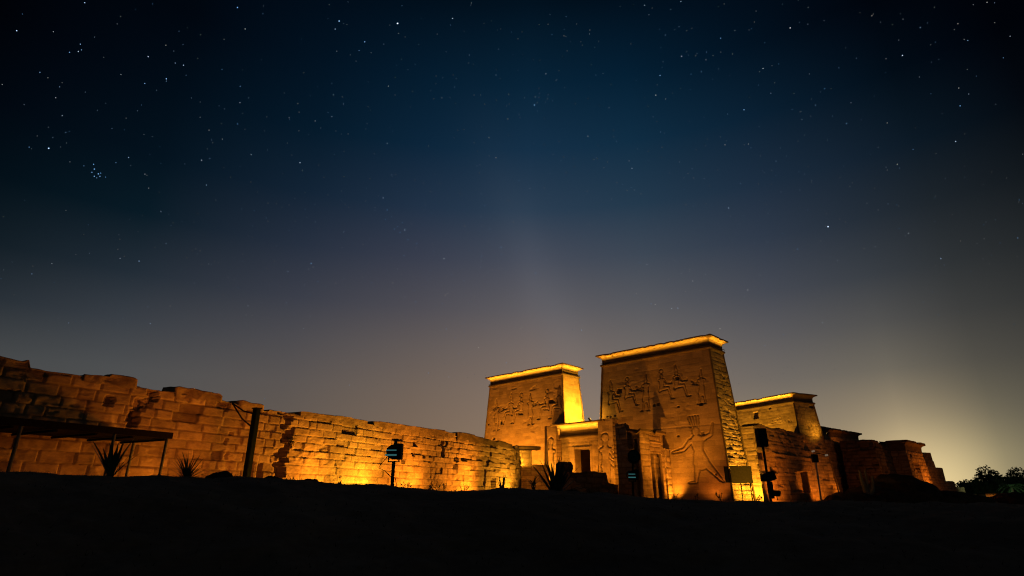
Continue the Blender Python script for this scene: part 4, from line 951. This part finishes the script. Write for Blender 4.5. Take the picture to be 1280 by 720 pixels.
LAMPS = [
 # long left wall
 (wl(634, 2.6, 1.3), wt(624, 3.4), 700, GOLD, 140, 'at the bright far end of the long wall'),
 (wl(590, 2.8, 1.2), wt(560, 3.6), 1050, WARM, 150, 'before the long wall right of the post floodlight'),
 (wl(515, 2.8, 1.2), wt(490, 3.8), 800, WARM, 150, 'before the long wall behind the post floodlight'),
 (wl(455, 2.2, 1.3), wt(430, 3.8), 700, GOLD, 150, 'before the brightest middle of the long wall'),
 (wl(400, 1.8, 1.4), wt(340, 4.2), 400, WARM, 150, 'before the long wall right of the crack'),
 (wl(262, 6.5, 1.3), wt(170, 5.0), 520, RED, 140, 'before the long wall beyond the yucca'),
 (wl(196, 1.2, 1.5), wt(140, 3.2), 22, WARM, 150, 'under the end of the shade canopy'),
 (Vector((25.8, 64.9, .6)), Vector((26.8, 66.5, 4)), 1100, GOLD, 140, 'at the lit end of the long brown wall'),
 # far tower
 (P3(30.5, -6, .9), P3(30.5, 0, 8), 2700, WARM, 120, 'before the left half of the far tower'),
 (P3(24.0, -4.5, .9), P3(25, 0, 8), 2500, WARM, 120, 'before the right half of the far tower'),
 (P3(16.4, 1.9, 10.4), P3(21, 2.0, 13.5), 2600, GOLD, 150, 'on the gateway roof lighting the far tower side'),
 # gateway
 (P3(17.0, -3.3, .8), P3(17.0, -.7, 6.5), 1000, WARM, 150, 'before the middle of the gateway'),
 (P3(20.6, -4.4, .8), P3(21, -1.5, 6), 480, GOLD, 130, 'before the left gateway jamb'),
 # shrine
 (Vector((c0[0], c0[1]-1.2, 5.1)), Vector((c0[0]+.8, c0[1]+.5, 5.9)), 130, GOLD, 150, 'on the shrine ledge'),
 (Vector((3.2, 62.5, 1.0)), Vector((2.6, 66.5, 3)), 130, WARM, 150, 'before the low shrine'),
 # near tower
 (P3(4.7, -1.9, .6), P3(5.2, -.6, 8), 420, WARM, 80, 'between the side gate and the near tower'),
 (P3(2.0, -2.7, .6), P3(5.4, -4.2, 4.5), 260, WARM, 120, 'in front of the near tower'),
 (P3(2.6, -7, .6), P3(4, -.3, 13), 1000, WARM, 90, 'before the right half of the near tower'),
 (P3(15.3, -1.1, 10.4), P3(11, 0, 13), 110, GOLD, 120, 'on the gateway roof beside the near tower'),
 (P3(10.2, -5.0, .6), P3(9.8, -.3, 12), 1000, WARM, 110, 'behind the side gate'),
 (P3(.2, -2.6, .5), P3(1.5, -.8, 6), 120, RED, 110, 'at the foot of the striding figure'),
 (P3(-5.0, 1.6, .5), P3(-1, 2.4, 5), 2900, GOLD, 120, 'at the side of the near tower'),
 (P3(-2.8, 4.0, .4), P3(-1.4, 3.8, 5), 700, GOLD, 140, 'at the bright rear corner of the near tower'),
 # inner pylon
 (Vector((34.0, 83.2, 2.5)), Vector((36.6, 86, 14)), 4200, GOLD, 130, 'in the court before the inner tower'),
 (Vector((43.4, 80.0, 9.7)), Vector((41.5, 81.5, 11)), 60, GOLD, 150, 'on the wall top beside the inner tower'),
 # long right wall and the ruins
 (Vector((31.0, 65.5, .9)), Vector((30.0, 70, 4)), 520, RED, 105, 'before the near end of the long brown wall'),
 (P3(0,0,.9)*0+Vector((41.2, 76.4, .9)), Vector((40, 80, 4)), 250, RED, 110, 'before the middle of the long brown wall'),
 (Vector((46.0, 81.0, .9)), Vector((43, 84, 4)), 310, RED, 100, 'before the right end of the long brown wall'),
 (Vector((52.6, 93.0, 7.8)), Vector((51.6, 95, 10)), 60, RED, 160, 'below the red cornice'),
 (Vector((54.5, 80.5, 1.4)), Vector((53, 86, 5)), 70, RED, 140, 'before the dark ruined block'),
 (Vector((69.3, 93.6, 1.5)), Vector((65.5, 95, 6)), 520, RED, 130, 'before the small gateway'),
 (Vector((77, 102, 1.2)), Vector((78, 110, 4)), 90, RED, 120, 'before the stepped ruin'),
 (Vector((hp.x, hp.y-3, 1.6)), Vector((hp.x, hp.y, 1)), 60, WARM, 120, 'before the tiny hut'),
 (sa+Vector((1.0, -3.0, -1.2)), sa, 62, GOLD, 60, 'added to brighten the blank olive board'),  # invented fill lamp with no visible source, brightens the board
]
for loc, tgt, pw, col, cone, lb in LAMPS: lamp(loc, tgt, pw, col, cone, label='small black floodlight '+lb)
def strip(root, pa, pb, z, power, col=GOLD, spread=75):
    """line of light lying along a ledge, shining up at the cornice"""
    a = Vector((pa[0], pa[1], z)); b_ = Vector((pb[0], pb[1], z)); ld = bpy.data.lights.new('cornice_light', 'AREA'); ld.shape = 'RECTANGLE'; ld.size = (b_-a).length; ld.size_y = .05
    ld.energy = power; ld.color = col; ld.spread = radians(spread); o = bpy.data.objects.new('cornice_light', ld); COL.objects.link(o); o.location = (a+b_)/2+Vector((0, 0, .03))
    o.rotation_euler = (pi, 0, math.atan2((b_-a).y, (b_-a).x)); o.rotation_euler = (pi, 0, math.atan2((b_-a).y, (b_-a).x))
    c = (a+b_)/2; pd('light_channel', [boxv(c, ((b_-a).length, .07, .04), rz=math.atan2((b_-a).y, (b_-a).x))], M['iron'], root)
def off(p, n, d): return (p[0]+n[0]*d, p[1]+n[1]*d)
for root, t_, zt, pw in ((t2, t2t, ZT, .6), (t1, t1t, ZT, 1.1)):
    strip(root, off(t_[0], -B2, .28), off(t_[1], -B2, .28), zt+.33, 330*pw)
    strip(root, off(t_[1], -D2, .28), off(t_[2], -D2, .28), zt+.33, 95*pw)
pt_ = [p2(14, 0), p2(0, 0)]; strip(r2, off(pt_[0], -G2, .28), off(pt_[1], -G2, .28), z2+.33, 420)
strip(gw, off(pl(20.35, -.7), -B2, .32), off(pl(14.1, -.7), -B2, .32), 8.66, 260)
gp2 = at(1256, 622, 118); lamp((gp2.x, gp2.y-6, 1.4), (gp2.x, 150, 5), 330, (.75, 1, .55), 120, label='small floodlight shining up into the distant grove')
print('script done')
